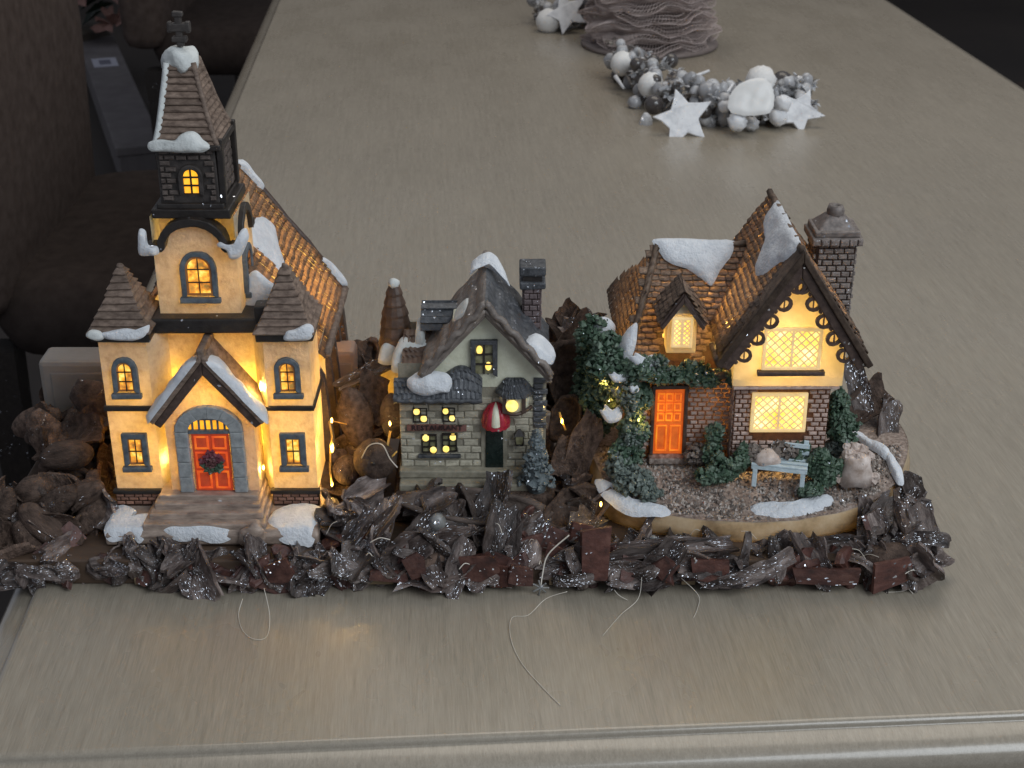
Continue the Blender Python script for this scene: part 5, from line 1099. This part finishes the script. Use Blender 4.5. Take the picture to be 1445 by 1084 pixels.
HUSK = [husk(i) for i in range(5)]; HUSKB = [husk(9+i, 'pod') for i in range(2)]
SLB = []
for i in range(6):
    r_ = random.Random(i+50); b = MB(); n5 = 7; P = [((1.0+.25*(i % 3))*cos(2*pi*k/n5)*r_.uniform(.75, 1.15), (.6+.12*(i % 2))*sin(2*pi*k/n5)*r_.uniform(.7, 1.15)) for k in range(n5)]
    b.v = [(x, y, -.16+.05*r_.random()) for x, y in P]+[(x*.97, y*.97, .1+.1*r_.random()) for x, y in P]+[(x*.8, y*.75, .2+.09*r_.random()) for x, y in P]
    b.f = [tuple(range(n5))[::-1], tuple(range(2*n5, 3*n5))]+[(q+k, q+(k+1) % n5, q+n5+(k+1) % n5, q+n5+k) for q in (0, n5) for k in range(n5)]
    SLB.append(proto(b.warp(.06, 1.5), 'bark_slab', 'bark' if i < 4 else 'chip_red'))
TWG = [twig(i) for i in range(4)]; CHP = [chip(i) for i in range(4)]; CHPL = [chip(10, .5, 1.2, .25), chip(11, 1.1, .5, .25)]
def put(me, loc, n=None, spin=None, sc_=1.0, sz=None, nm=None):
    n = Vector(n or (KR.gauss(0, .8), KR.gauss(-.5, .6), abs(KR.gauss(.6, .5)))).normalized()
    if me in PODB and KR.random() < .8 and loc[1] > 66: n = Vector((n.x*.5, abs(n.y)+.3, -abs(n.z)*.8)).normalized()
    t = n.cross(Vector((0, 0, 1))) if abs(n.z) < .9 else n.cross(Vector((0, 1, 0))); t.normalize(); b_ = n.cross(t)
    a = KR.uniform(0, 2*pi) if spin is None else spin; u = t*cos(a)+b_*sin(a); v = n.cross(u)
    return inst(nm or me.name.split('.')[0], me, tray, loc, u, v, n, sz or (sc_*KR.uniform(.9, 1.1),)*3)
cnt = {'p': 0}
def avoid(x, y, z):
    if -22.0 < x < -10.0 and y > 65.9: return True
    if -6.9 < x < 2.7 and y > 68.9 and z > 1.6: return True
    if ((x-ECX)/(ERX+.3))**2+((y-ECY)/(ERY+.3))**2 < 1: return True
    return False
def zone(x0, x1, y0, y1, zf, n, kinds, smin=.7, smax=1.2, nrm=None):
    k = 0; tries = 0
    while k < n and tries < n*30:
        tries += 1
        x, y = KR.uniform(x0, x1), KR.uniform(y0, y1); z = zf(x, y)+KR.uniform(-.3, .35)
        if avoid(x, y, z): continue
        me = KR.choice(KR.choices([c for c, w_ in kinds], [w_ for c, w_ in kinds])[0]); put(me, (x, y, z), nrm and nrm(), None, KR.uniform(smin, smax)); k += 1
mix = [(SHD, 4), (SLB, 3.2), (HUSK, 1.5), (TWG, 1.2), (CHP, 1.5), (PODS, .4)]
front = lambda: (KR.gauss(0, .5), -1+KR.gauss(0, .3), KR.gauss(.45, .5))
# front skirt of bark, full length, two levels
zone(-28.5, -9.5, 64.7, 65.6, lambda x, y: .7, 38, [(SHD, 3), (SLB, 3), (HUSK, 1.5), (TWG, 1.5), (CHP, .5)], .6, .95, front)
zone(-9.5, 22.3, 64.6, 65.6, lambda x, y: .9+.5*(y-64.5), 60, mix, .65, 1.0, front)
zone(-9.5, 22.0, 65.3, 66.9, lambda x, y: 1.7 if x < 5 else 1.25, 44, mix, .6, 1.0)
zone(-10, 4.5, 66.3, 69.0, lambda x, y: 1.8+.35*(y-66), 34, mix, .65, 1.05)
zone(-28.8, -22.2, 65.5, 70, lambda x, y: 1.3+.3*(y-65), 26, [(SHD, 3), (SHB, 3), (PODB, 2), (NUTB, .6), (TWG, 1)], .7, 1.1)
zone(-28.6, -22.2, 70, 81.5, lambda x, y: 2.0+.14*(y-69), 40, [(SHB, 4), (PODB, 3), (NUTB, 1), (PODS, 1)], .9, 1.4)
zone(-9.8, -7.2, 70, 82, lambda x, y: 2.2+.32*(y-70), 28, [(SHB, 4), (NUTB, .7), (PODB, 2)], .8, 1.2)
zone(2.9, 4.6, 69.5, 82, lambda x, y: 2.6+.45*(y-70), 26, [(SHB, 4), (PODB, 3), (SHD, 2)], .8, 1.3)
zone(4, 22, 79.8, 82, lambda x, y: 2.2, 16, [(SHB, 3), (PODB, 2)], .8, 1.1)
zone(18.5, 22.4, 65.8, 71, lambda x, y: 1.9+.12*(y-66), 26, mix, .7, 1.15)
zone(19.5, 22.4, 71, 82, lambda x, y: 2.2, 22, [(SHB, 3), (SHD, 3), (PODB, 1)], .7, 1.0)
zone(-22, -9.8, 64.9, 65.9, lambda x, y: 1.05, 30, [(SHD, 6), (HUSK, 1.5), (TWG, 1.5), (CHP, .3)], .5, .8)
zone(-28.5, 22.2, 64.9, 65.3, lambda x, y: .62, 48, [(SLB, 3), (CHP, 1.5)], .55, .85, front)
zone(-22, -9.8, 65.4, 65.8, lambda x, y: 1.5, 26, [(SHD, 3), (SLB, 3), (TWG, 2)], .42, .6)
# pieces one can point at
put(PODS[3], (-1.6, 68.0, 3.15), (.1, -.35, 1), 0.0, 1.0, (2.0, 1.35, 1.35))
put(SHD[1], (-4.3, 67.9, 3.2), (-.5, -.6, .8), .9, 1.0)
put(PODB[0], (3.6, 68.3, 3.0), (.1, -.5, 1), .5, 1.0, (1.5, 1.6, 1.2))
put(SHD[5], (-4.2, 65.5, 1.5), (0, -.9, .5), 0.2, 1.0, (1.55, 1.5, 1.8)); put(NUTB[0], (-4.3, 65.7, 1.2), (0, -.3, 1), .5, 1, (2.0, 1.3, .95))
put(SNUT, (-4.0, 66.9, 2.7), (.1, -.3, 1), 0, 1.1); put(SNUT, (7.5, 66.3, 2.1), (.1, -.6, 1), 0, .55)
put(SHD[2], (-.6, 66.3, 2.4), (.2, -.9, .5), 1.3, 1.0)
put(SHD[3], (-3.0, 66.6, 2.4), (0, -.3, 1), .3, 1.0)
put(CHPL[0], (4.2, 65.2, 1.9), (.03, -1, .15), pi/2+pi/2, 1, (1.25, 1.15, 1))
put(CHPL[1], (15.5, 64.9, 1.0), (0, -1, .1), 0, 1, (1.5, .95, 1)); put(CHPL[1], (9.2, 65.1, 1.1), (0, -1, .2), .1, 1, (1.0, 1.1, 1))
put(CHP[0], (-1.6, 65.2, 1.2), (0, -1, .1), .4, 1.1); put(CHP[1], (-.2, 65.1, 1.0), (.1, -1, .2), -.3, 1.1); put(CHP[2], (-9.2, 65.0, .9), (-.2, -1, .3), 1.2, 1.0)
put(CHPL[1], (-12.2, 64.7, .8), (.2, -1, .3), 1.0, 1, (.8, 1.5, 1)); put(CHP[3], (1.0, 66.2, 1.8), (.1, -.9, .3), .2, .9); put(CHP[1], (2.3, 66.4, 2.2), (-.1, -.9, .4), -.2, .9)
put(SHD[6], (-7.4, 66.2, 2.2), (-.7, -.4, .6), 1.4, 1, (1.5, .8, 1)); put(SHD[4], (-8.3, 66.3, 2.3), (-.7, -.5, .5), 1.2, 1, (1.6, .7, 1))
put(HUSK[1], (12.2, 64.9, 1.1), (0, -1, .2), 0.2, 1.15); put(HUSK[3], (13.6, 65.1, 1.3), (0, -.9, .4), .4, 1.15)
put(NUTB[0], (19.9, 65.3, 1.5), (0, -.4, 1), 0, 1, (2.1, 1.3, 1.05)); put(SHD[7], (8.3, 65.5, 1.9), (0, -.6, 1), .1, 1, (1.9, .6, 1))
put(SHD[0], (19.9, 67.6, 2.9), (.3, -.6, 1), .4, 1, (1.15, 1.2, 1)); put(SHD[2], (21.6, 66.8, 2.5), (.4, -.6, .9), 1.2, .8)
put(SHD[5], (7.0, 65.0, 1.4), (0, -.9, .4), .2, 1, (1.6, 1.1, 1.1)); put(SHD[4], (17.5, 66.2, 1.7), (0, -.9, .6), .1, 1, (1.5, .8, 1))
for (px, py, dx_, k_, sp_, sz_) in [(548, 812, .2, 10, 1.4, (.55, .8, 1)), (675, 800, -.1, 1, .2, (1.1, 1.0, 1)), (838, 782, .02, 10, pi, (1.35, 1.15, 1)), (1000, 802, .1, 1, 0, (1.15, .9, 1)), (1168, 812, .0, 11, 0, (1.5, .8, 1)), (1262, 806, .15, 2, .3, (1.6, 1.1, 1)), (392, 806, -.2, 3, .5, (.9, .9, 1)), (938, 800, -.1, 2, .9, (.8, .8, 1)), (735, 812, .2, 0, -.2, (.9, .8, 1)), (585, 800, .1, 3, 2.0, (.8, .8, 1))]:
    pp = fp(px, py, 64.35); me_ = CHPL[k_-10] if k_ > 9 else CHP[k_]; put(me_, pp, (dx_, -1, .15), sp_, 1, sz_)
# left heap: long pods, almond nuts
for (x, y, z, n_v, sp_, sz_) in [(-25.4, 69.5, 3.5, (0, -.5, 1), .2, (1.15, 1.1, 1.1)), (-24.6, 68.2, 3.3, (.3, -.5, 1), 2.4, (.9, .9, .9))]: put(PODB[1], (x, y, z), n_v, sp_, 1, sz_)
put(NUTB[1], (-25.0, 71.8, 4.2), (1, -.2, .25), 0, 1.3); put(NUTB[0], (-26.4, 69.6, 3.1), (.8, -.3, .5), 0, 1.35); put(NUTB[1], (-25.3, 67.4, 2.4), (.8, -.4, -.5), 0, 1.25); put(NUTB[1], (-23.5, 69.0, 3.3), (.9, 0, .5), 0, 1.2)
put(CHPL[1], (-24.2, 66.6, 1.7), (.3, -.8, .5), .6, 1, (1.1, 1.2, 1)); put(SHB[0], (-23.2, 75.5, 4.8), (-.2, -.6, 1), .8, 1.4); put(SHB[1], (-24.5, 73.8, 4.4), (-.5, -.5, 1), .5, 1.4)
put(PODB[2], (-23.6, 76.4, 4.8), (.2, -1, .6), .5, 1.5)
# brown balls and nuts between church and restaurant, restaurant and cottage
bl = put(BALL, (-7.6, 70.6, 4.6), (.1, -.6, .8), 0, 1.25); put(SHB[2], (-7.9, 73.6, 7.0), (.2, -1, .5), 1.3, 1.1); put(NUTB[2], (-6.75, 73.2, 6.0), (0, -.1, 1), 0, 1.2)
put(PODB[1], (-8.8, 73.0, 6.1), (-.3, -1, .3), 1.4, 1.2); put(SHD[3], (-7.7, 74.5, 8.2), (-.5, -.5, .8), .8, 1, (1.4, .8, 1)); put(BALL, (-9.2, 71.2, 3.6), (0, 0, 1), 0, .9)
put(SHD[1], (-7.9, 69.2, 3.5), (.2, -.5, .9), .4, .8)
put(PODB[0], (3.0, 72.6, 6.3), (-.5, -1, .3), 1.3, 1.1); put(PODB[2], (3.1, 74.4, 8.0), (.3, -1, .4), 1.5, 1.3); put(SHB[1], (3.0, 70.8, 4.8), (.1, -1, .5), 1.2, 1.0); put(SHB[2], (3.7, 76.5, 9.2), (.2, -1, .4), .8, 1.2)
put(SHD[0], (4.4, 78, 9.6), (-.4, -.8, .5), .3, 1.0); put(SHB[3], (3.9, 71.0, 5.3), (0, -1, .3), 1.2, 1, (1.5, 1, 1))
put(SHB[2], (20.8, 76.2, 5.4), (.2, -.6, .8), .4, 1.1); put(SHD[6], (20.2, 76.5, 6.2), (-.2, -.8, .5), 1.9, 1.0); put(SHD[3], (21.6, 74.5, 4.6), (.3, -.5, .8), .9, 1.0)
MB().ell((-7.55, 69.43, 5.0), (.13, .08, .13), 8, 5).build('pod_hole', 'black', tray)
# fibres and glue threads
FR = random.Random(8)
def fibre(pts, r=.017, m='fibre', nm='fibre'):
    P = [Vector(p) for p in pts]; out = []
    for i in range(len(P)-1):
        p0, p1, p2, p3 = P[max(i-1, 0)], P[i], P[i+1], P[min(i+2, len(P)-1)]
        for j in range(6):
            t = j/6; out.append(.5*((2*p1)+(-p0+p2)*t+(2*p0-5*p1+4*p2-p3)*t*t+(-p0+3*p1-3*p2+p3)*t**3))
    out.append(P[-1]); MB().tube(out, r, 5).build(nm, m, tray, smooth=True)
T = lambda x, y, z=.05: tp(x, y, z)
fibre([T(372, 830, 1.2), T(380, 868, .3), T(376, 898), T(358, 902), T(342, 890), T(336, 868), T(342, 845, .4)])
fibre([T(800, 835, .8), T(770, 845, .4), T(745, 868), T(722, 872), T(720, 900), T(735, 935), T(765, 970), T(790, 995)])
fibre([T(905, 815, 1.2), T(900, 845, .3), T(875, 868), T(850, 897)]); fibre([T(850, 800, 1.2), T(868, 835, .4), T(885, 847)])
fibre([T(960, 815, 1), T(985, 840, .2), T(984, 858), T(978, 872)]); fibre([T(1270, 790, 1.6), T(1276, 822, .5), T(1288, 838)]); fibre([T(1300, 810, 1), T(1280, 832, .1), T(1250, 836)])
fibre([T(690, 815, 1), T(705, 826, .3), T(722, 830)]); fibre([T(410, 812, .9), T(470, 804, .9), T(530, 808, .9)], .05)
fibre([(3.0, 65.3, 3.0), (1.9, 65.0, 2.0), (1.6, 64.6, 1.0), (1.5, 64.2, .3)], .04)
for i in range(7):
    a = i*.9; fibre([(1.5, 64.2, .45), (1.5+.45*cos(a), 64.2-.1*sin(a*2), .45+.45*sin(a))], .05, 'silver_nut', 'glue_star')
fibre([(-8.2, 69.7, 5.2), (-7.7, 69.3, 6.2), (-7.0, 69.2, 6.3), (-6.6, 69.1, 5.5), (-6.2, 69.0, 5.0)], .035)
for i in range(26):
    x = FR.uniform(-10, 22); y = FR.uniform(64.3, 66.5); z = FR.uniform(1.2, 3.0); d_ = Vector((FR.uniform(-1, 1), FR.uniform(-.6, .2), FR.uniform(-.5, .6)))
    fibre([(x, y, z), tuple(Vector((x, y, z))+d_*.6+Vector((0, 0, .2))), tuple(Vector((x, y, z))+d_*1.2)], FR.uniform(.012, .03))
# ============================================================ string of fairy lights, battery boxes
bt = thing('battery_box', (-25.5, 80.3, 1.6), 'frosted plastic battery box behind the bark at the left end', 'battery box', 'battery boxes of the lights')
MB().box(-28.3, -22.6, 78.6, 81.0, 1.6, 6.9).build('case', 'plastic', bt, bevel=.3)
MB().box(-27.6, -23.2, 78.48, 78.62, 2.3, 6.2).build('cover', 'plastic', bt, bevel=.1)
b2_ = thing('battery_box', (-10.2, 79, 1.6), 'pinkish plastic battery box standing right behind the church corner', 'battery box', 'battery boxes of the lights')
MB().box(-11.3, -9.35, 78.6, 80.4, 1.6, 7.6).build('case', 'plastic_warm', b2_, bevel=.3)
MB().box(-11.1, -9.5, 78.5, 78.62, 2.3, 6.8).build('cover', 'plastic_warm', b2_, bevel=.08)
ls = thing('fairy_light_string', (-8, 72, 2), 'thin wire of tiny amber lights threaded round the church and the bark', 'fairy lights')
def wire(pts, r=.035):
    P = [Vector(p) for p in pts]; MB().tube(P, r, 5).build('wire', 'glue', ls, smooth=True)
bulbs = [(fp(368, 545, 69.9), .07), ((-18.55, 69.75, 5.2), .04), ((-13.6, 69.75, 4.6), .03), ((-9.85, 70.2, 5.6), .05), ((-9.95, 71.5, 6.6), .02), ((-10.0, 70.4, 3.2), .02), ((-7.15, 70.4, 3.9), .012), ((-6.75, 71.5, 6.4), .012), ((2.75, 71.2, 6.7), .012), ((-8.9, 73.5, 4.5), .02), ((4.8, 68.0, 3.3), .004)]  # low bulbs beside the porch are extras, added to brighten the recesses
for (p, e_) in bulbs:
    h = .34 if e_ > .03 else .16
    MB().ell(p, (.11 if h > .3 else .07, .09, h), 8, 6).build('bulb', 'bulb', ls, smooth=True)
    led(p[0], p[1]-.15, p[2], e_, .1)
wire([(-9.9, 70.2, 7.2), (-9.8, 70.15, 6.3), (-9.95, 70.2, 5.2), (-10.05, 70.3, 4.2), (-10.0, 70.35, 3.2)], .06)
wire([(-6.7, 71.0, 6.2), (-6.95, 70.4, 5.0), (-7.15, 70.3, 4.3), (-7.2, 70.3, 3.4)], .07); wire([(-7.1, 70.3, 4.3), (-6.7, 70.2, 4.9), (-6.3, 70.1, 5.4)], .05)
wire([(-9.9, 70.3, 7.2), (-9.0, 73, 5.5), (-8.0, 76, 5), (-6, 79.5, 3), (0, 80.5, 2.5), (6, 81, 2.5)], .03)
wire([(2.6, 71.3, 7.2), (2.75, 71.2, 6.7), (2.95, 71.1, 6.2)], .06)
# ============================================================ WREATHS and TULLE CANDLE HOLDER at the back
M['w_white'] = mat('fluffy_white_ball', [(.74, .73, .71), (.86, .85, .83)], 3, .9, 1.0, 12)
M['w_dark'] = mat('dark_pearl_bauble', [(.05, .042, .04), (.09, .08, .075)], 1, .18, .05, 3, spec=.7)
M['w_silver'] = mat('silver_bead', [(.34, .34, .34), (.66, .66, .67)], 1.3, .3, .5, 6, metal=.15, glit=.1, gsc=6)
M['w_pebble'] = mat('shiny_grey_pebble', [(.24, .24, .25), (.50, .50, .51)], .8, .22, .2, 3)
M['w_star'] = mat('whitewashed_wood', [(.62, .63, .65), (.80, .81, .83), (.88, .89, .90)], 1.0, .6, .9, 3, glit=.03, gsc=7)
M['w_grey'] = mat('grey_brown_dried_flower', [(.22, .19, .17), (.58, .54, .50)], 1.2, .7, .6, 5, glit=.04, rnd=.3, gsc=6)
M['w_twist'] = mat('grey_wreath_core', [(.08, .07, .065), (.20, .18, .17)], 1, .7, .6, 5, glit=.05, gsc=6)
M['shell'] = mat('white_capiz_shell', [(.68, .68, .66), (.80, .80, .79)], .5, .35, .1, 2)
def star(par, c, r, rz, tilt, m='w_star', th=.35, nm='star'):
    P = []
    for i in range(10):
        q = pi/2+2*pi*i/10+rz; k = r*(1 if i % 2 == 0 else .45)*(1+.06*sin(i*5)); P.append((k*cos(q), k*sin(q)))
    P2 = []
    for i in range(10):
        a, b_ = Vector(P[i]), Vector(P[(i+1) % 10]); P2 += [tuple(a*.93+b_*.07), tuple(a*.5+b_*.5)]
    mb = MB().prism(P2, -th/2, th/2, 'y'); ct, st_ = cos(tilt), sin(tilt)
    mb.v = [(c[0]+x, c[1]+y*ct+z*st_, c[2]-y*st_+z*ct) for x, y, z in mb.v]
    return mb.warp(.16, .7).build(nm, m, par, bevel=.1)
def wreath(loc, label, arc, seed, elems):
    wt = thing('wreath', loc, label, 'wreath', 'silver and white wreaths'); rr = random.Random(seed)
    MB().tube([(x, y, 1.5+.2*sin(i)) for i, (x, y) in enumerate(arc)], [1.0 if 0 < i < len(arc)-1 else .5 for i in range(len(arc))], 8).warp(.3, .8).build('wreath_core', 'w_twist', wt, smooth=True)
    for i in range(elems):
        t = rr.uniform(0, len(arc)-1.001); k = int(t); f_ = t-k; x = arc[k][0]*(1-f_)+arc[k+1][0]*f_; y = arc[k][1]*(1-f_)+arc[k+1][1]*f_
        q = rr.uniform(-1.2, 2.0); rad = rr.uniform(1.2, 1.9); p = (x+rr.uniform(-1.5, 1.5), y-rad*cos(q)*1.1, 2.1+rad*1.15*sin(q)); kd = rr.random()
        if kd < .22: MB().ell(p, (rr.uniform(.5, .9),)*3, 10, 7).build('bead', rr.choice(['w_dark', 'w_silver', 'w_silver']), wt, smooth=True)
        elif kd < .38: MB().ell(p, (rr.uniform(.6, .9), .5, rr.uniform(.7, 1.1)), 10, 7, .3).build('pebble', 'w_pebble', wt, smooth=True)
        elif kd < .78:
            b = MB(); c = Vector(p)
            for j in range(7):
                a = Vector((rr.gauss(0, 1), rr.gauss(-.6, .7), rr.gauss(.3, .8))).normalized(); s_ = a.cross(Vector((0, 0, 1))).normalized()*.32; L_ = rr.uniform(.7, 1.3)
                b.add([c, c+a*L_*.5+s_+Vector((0, 0, .1)), c+a*L_, c+a*L_*.5-s_+Vector((0, 0, .1)), c+a*L_*.5-Vector((0, 0, .12))], [(0, 1, 2, 3), (0, 4, 2, 1), (0, 3, 2, 4)])
            b.build('dried_flower', rr.choice(['w_grey', 'w_star', 'w_silver', 'w_star']), wt)
        else: 
            a = Vector((rr.gauss(0, 1), rr.gauss(-.5, .5), rr.gauss(.4, .6))).normalized(); c = Vector(p)
            MB().tube([c-a*.7, c+a*.5+Vector((0, 0, .1)), c+a*1.0], [.14, .18, .05], 5).build('sprig', rr.choice(['w_grey', 'w_silver', 'w_twist']), wt, smooth=True)
    b = MB()
    for i in range(900):
        t = rr.uniform(0, len(arc)-1.001); k = int(t); f_ = t-k; x = arc[k][0]*(1-f_)+arc[k+1][0]*f_; y = arc[k][1]*(1-f_)+arc[k+1][1]*f_; q = rr.uniform(0, 2*pi)
        b.octa((x+rr.uniform(-.9, .9), y+1.35*cos(q), 1.5+1.25*sin(q)), rr.uniform(.1, .24), rr)
    o = b.build('tinsel', 'w_silver', wt); o['kind'] = 'stuff'
    return wt
def at(px, py, Y): return fp(px, py, Y)
ARC = [(13.2, 180), (14.6, 172), (16.5, 165), (19, 159.5), (22.5, 156.5), (26.5, 156), (30, 158), (32.5, 161)]
w1 = wreath((22, 163, 0), 'silver and white wreath of stars, beads and dried flowers lying before the tulle holder', ARC, 4, 290)
def ball(par, px, py, Y, r, m, nm='ball', amp=0): MB().ell(at(px, py, Y), (r, r, r), 18, 12, amp, 6).build(nm, m, par, smooth=True)
for (px, py, Y, r, m, amp) in [(878, 90, 172, 1.45, 'w_white', .1), (918, 120, 163, 1.45, 'w_white', .1), (946, 86, 168, .9, 'w_dark', 0), (922, 148, 158, 1.1, 'w_dark', 0), (1073, 115, 157, 1.7, 'w_white', .1), (1103, 115, 159, 1.15, 'w_dark', 0), (1042, 160, 152.5, .9, 'w_silver', 0), (1040, 172, 151.5, 1.0, 'w_star', .3), (1098, 165, 154, 1.0, 'w_star', .2), (998, 128, 156, 1.0, 'w_pebble', .1), (1022, 150, 154, .7, 'w_star', .2), (1104, 146, 154, .9, 'w_star', .3), (1060, 175, 153, .8, 'w_silver', .3), (895, 145, 163, .8, 'w_pebble', .2)]:
    ball(w1, px, py, Y, r, m, amp=amp)
MB().ell(at(911, 176, 156), (.75, .6, 1.35), 12, 8, .1).build('glass_drop', 'w_silver', w1)
star(w1, at(963, 168, 152), 3.55, .22, .45); star(w1, at(1126, 158, 155), 2.9, -.5, .4, th=.6)
snow(w1, at(1060, 137, 151.6), (1, 0, .08), (0, .5, .87), [(-1.9, -1.6), (0, -2.0), (1.9, -1.8), (2.4, -.4), (2.1, 1.2), (1.0, 2.0), (-.9, 1.7), (-2.2, .5), (-2.5, -.8)], .16, 'shell', 'shell')
for (a, b_) in (((955, 118, 160), (1000, 100, 163)), ((930, 128, 160), (972, 108, 160)), ((868, 108, 170), (880, 125, 168)), ((1020, 142, 154), (1034, 118, 156))):
    MB().tube([at(*a), at(*b_)], [.28, .16], 6).build('stick', 'w_star', w1, smooth=True)
ARC2 = [(3.8, 213), (5.2, 208), (7.5, 205), (10, 208), (12, 213)]
w2 = wreath((7, 208, 0), 'end of a silver and white wreath cut off by the top edge of the photo', ARC2, 9, 26)
ball(w2, 773, 30, 204, 1.7, 'w_white', amp=.1); star(w2, at(800, 18, 203), 3.2, .4, .5); ball(w2, 830, 8, 206, 1.4, 'w_dark')
# tulle holder
def tulle():
    m = bpy.data.materials.new('taupe_tulle_net'); m.use_nodes = True; n = m.node_tree.nodes; l = m.node_tree.links; b = n['Principled BSDF']; out = n['Material Output']
    b.inputs['Base Color'].default_value = (.40, .33, .305, 1); b.inputs['Roughness'].default_value = .7
    tc = n.new('ShaderNodeTexCoord'); facs = []
    for rz in (.5, -.5):
        mp = n.new('ShaderNodeMapping'); mp.inputs['Scale'].default_value = (230, 90, 1); mp.inputs['Rotation'].default_value = (0, 0, rz); l.new(tc.outputs['UV'], mp.inputs[0])
        wv = n.new('ShaderNodeTexWave'); wv.inputs['Scale'].default_value = .32; wv.inputs['Distortion'].default_value = .5; l.new(mp.outputs[0], wv.inputs['Vector'])
        g = n.new('ShaderNodeMath'); g.operation = 'GREATER_THAN'; g.inputs[1].default_value = .55; l.new(wv.outputs[1], g.inputs[0]); facs.append(g.outputs[0])
    mx = n.new('ShaderNodeMath'); mx.operation = 'MAXIMUM'; l.new(facs[0], mx.inputs[0]); l.new(facs[1], mx.inputs[1])
    ml = n.new('ShaderNodeMath'); ml.operation = 'MULTIPLY'; ml.inputs[1].default_value = .62; l.new(mx.outputs[0], ml.inputs[0])
    t = n.new('ShaderNodeBsdfTransparent'); ms = n.new('ShaderNodeMixShader'); l.new(ml.outputs[0], ms.inputs[0]); l.new(t.outputs[0], ms.inputs[1]); l.new(b.outputs[0], ms.inputs[2]); l.new(ms.outputs[0], out.inputs[0])
    return m
M['tulle'] = tulle(); M['tulle_in'] = mat('taupe_fabric_core', [(.13, .10, .09), (.24, .20, .185)], 1.2, .8, .6, 4, stretch=(.5, .5, 3))
th_ = thing('candle_holder', (18.4, 196, 0), 'glass candle holder wrapped in ruffled taupe tulle behind the wreath', 'candle holder')
TC = (18.4, 195.5)
MB().lathe([(9.0, .02), (9.2, .3), (9.0, .6), (.1, .7)], TC, 40).build('base_plate', 'tulle_in', th_, smooth=True)
MB().lathe([(4.2, .6), (4.4, 6), (4.2, 14), (.1, 14)], TC, 32).warp(.2, .5).build('fabric_core', 'tulle_in', th_, smooth=True)
M['thread'] = mat('pinkish_taupe_net_thread', [(.42, .34, .315), (.56, .47, .44)], 1, .6, .1, 5)
for k in range(11):
    z0 = .8+k*1.35; sd = k*1.7; mb = MB(); nu, nv = 120, 9
    def fn(u, v):
        q = 2*pi*(u+.035*v); t = v*2-1; w_ = (1-abs(t)**1.5); r = 5.0+(3.8+.6*sin(q*3+sd)+.4*sin(q*7+sd*2))*w_+.28*sin(q*19+sd)*(w_)
        return (TC[0]+r*cos(q), TC[1]+r*sin(q), z0+1.0*t+.5*sin(q*4+sd)*w_+.3*sin(q*9+sd*3)*w_)
    mb.grid(fn, nu, nv); o = mb.build('tulle_ruffle', 'thread', th_)
    d = o.modifiers.new('net', 'WIREFRAME'); d.thickness = .10*S; d.use_replace = True; d.use_even_offset = False
M['glass'] = mat('clear_glass', [(.5, .5, .5), (.6, .6, .6)], 1, .05, 0, 1); gm = M['glass'].node_tree.nodes['Principled BSDF']; gm.inputs['Transmission Weight'].default_value = .95; gm.inputs['Roughness'].default_value = .03
MB().lathe([(4.2, 13.8), (4.3, 20), (4.3, 23), (4.15, 23), (4.1, 20), (4.0, 13.9)], TC, 40, cap=False).build('glass_cylinder', 'glass', th_, smooth=True)
MB().tube([(TC[0]+4.4*cos(2*pi*i/48), TC[1]+4.4*sin(2*pi*i/48), 15.6) for i in range(49)], .14, 6).build('glass_rim', 'w_silver', th_, smooth=True)
# ============================================================ pale box and flowers beyond the left edge
def corner_box(t):
    L = LOCS[t.name]
    a = Vector((-97, 366, 0)); d = Vector((-45, 130, 0)).normalized(); s_ = Vector((d.y, -d.x, 0))
    def bb(nm, u0, u1, v0, v1, z0, z1, m, bev=.4):
        P = [tuple(a+d*u+s_*v+Vector((0, 0, z))) for z in (z0, z1) for u, v in ((u0, v0), (u0, v1), (u1, v1), (u1, v0))]
        MB().hexa(P).build(nm, m, t, bevel=bev)
    bb('carcass', 0, 138, -5, 6, -75, -66, 'grey_wood'); bb('lid', -.5, 138.5, -5.6, 6.6, -66, -63.6, 'grey_wood')
    bb('paper_label', 92, 104, -3.5, 4, -63.58, -63.4, 'white_label', 0); bb('label_print', 95, 101, -1.5, 2, -63.38, -63.3, 'label_print', 0)
corner_box(bx)
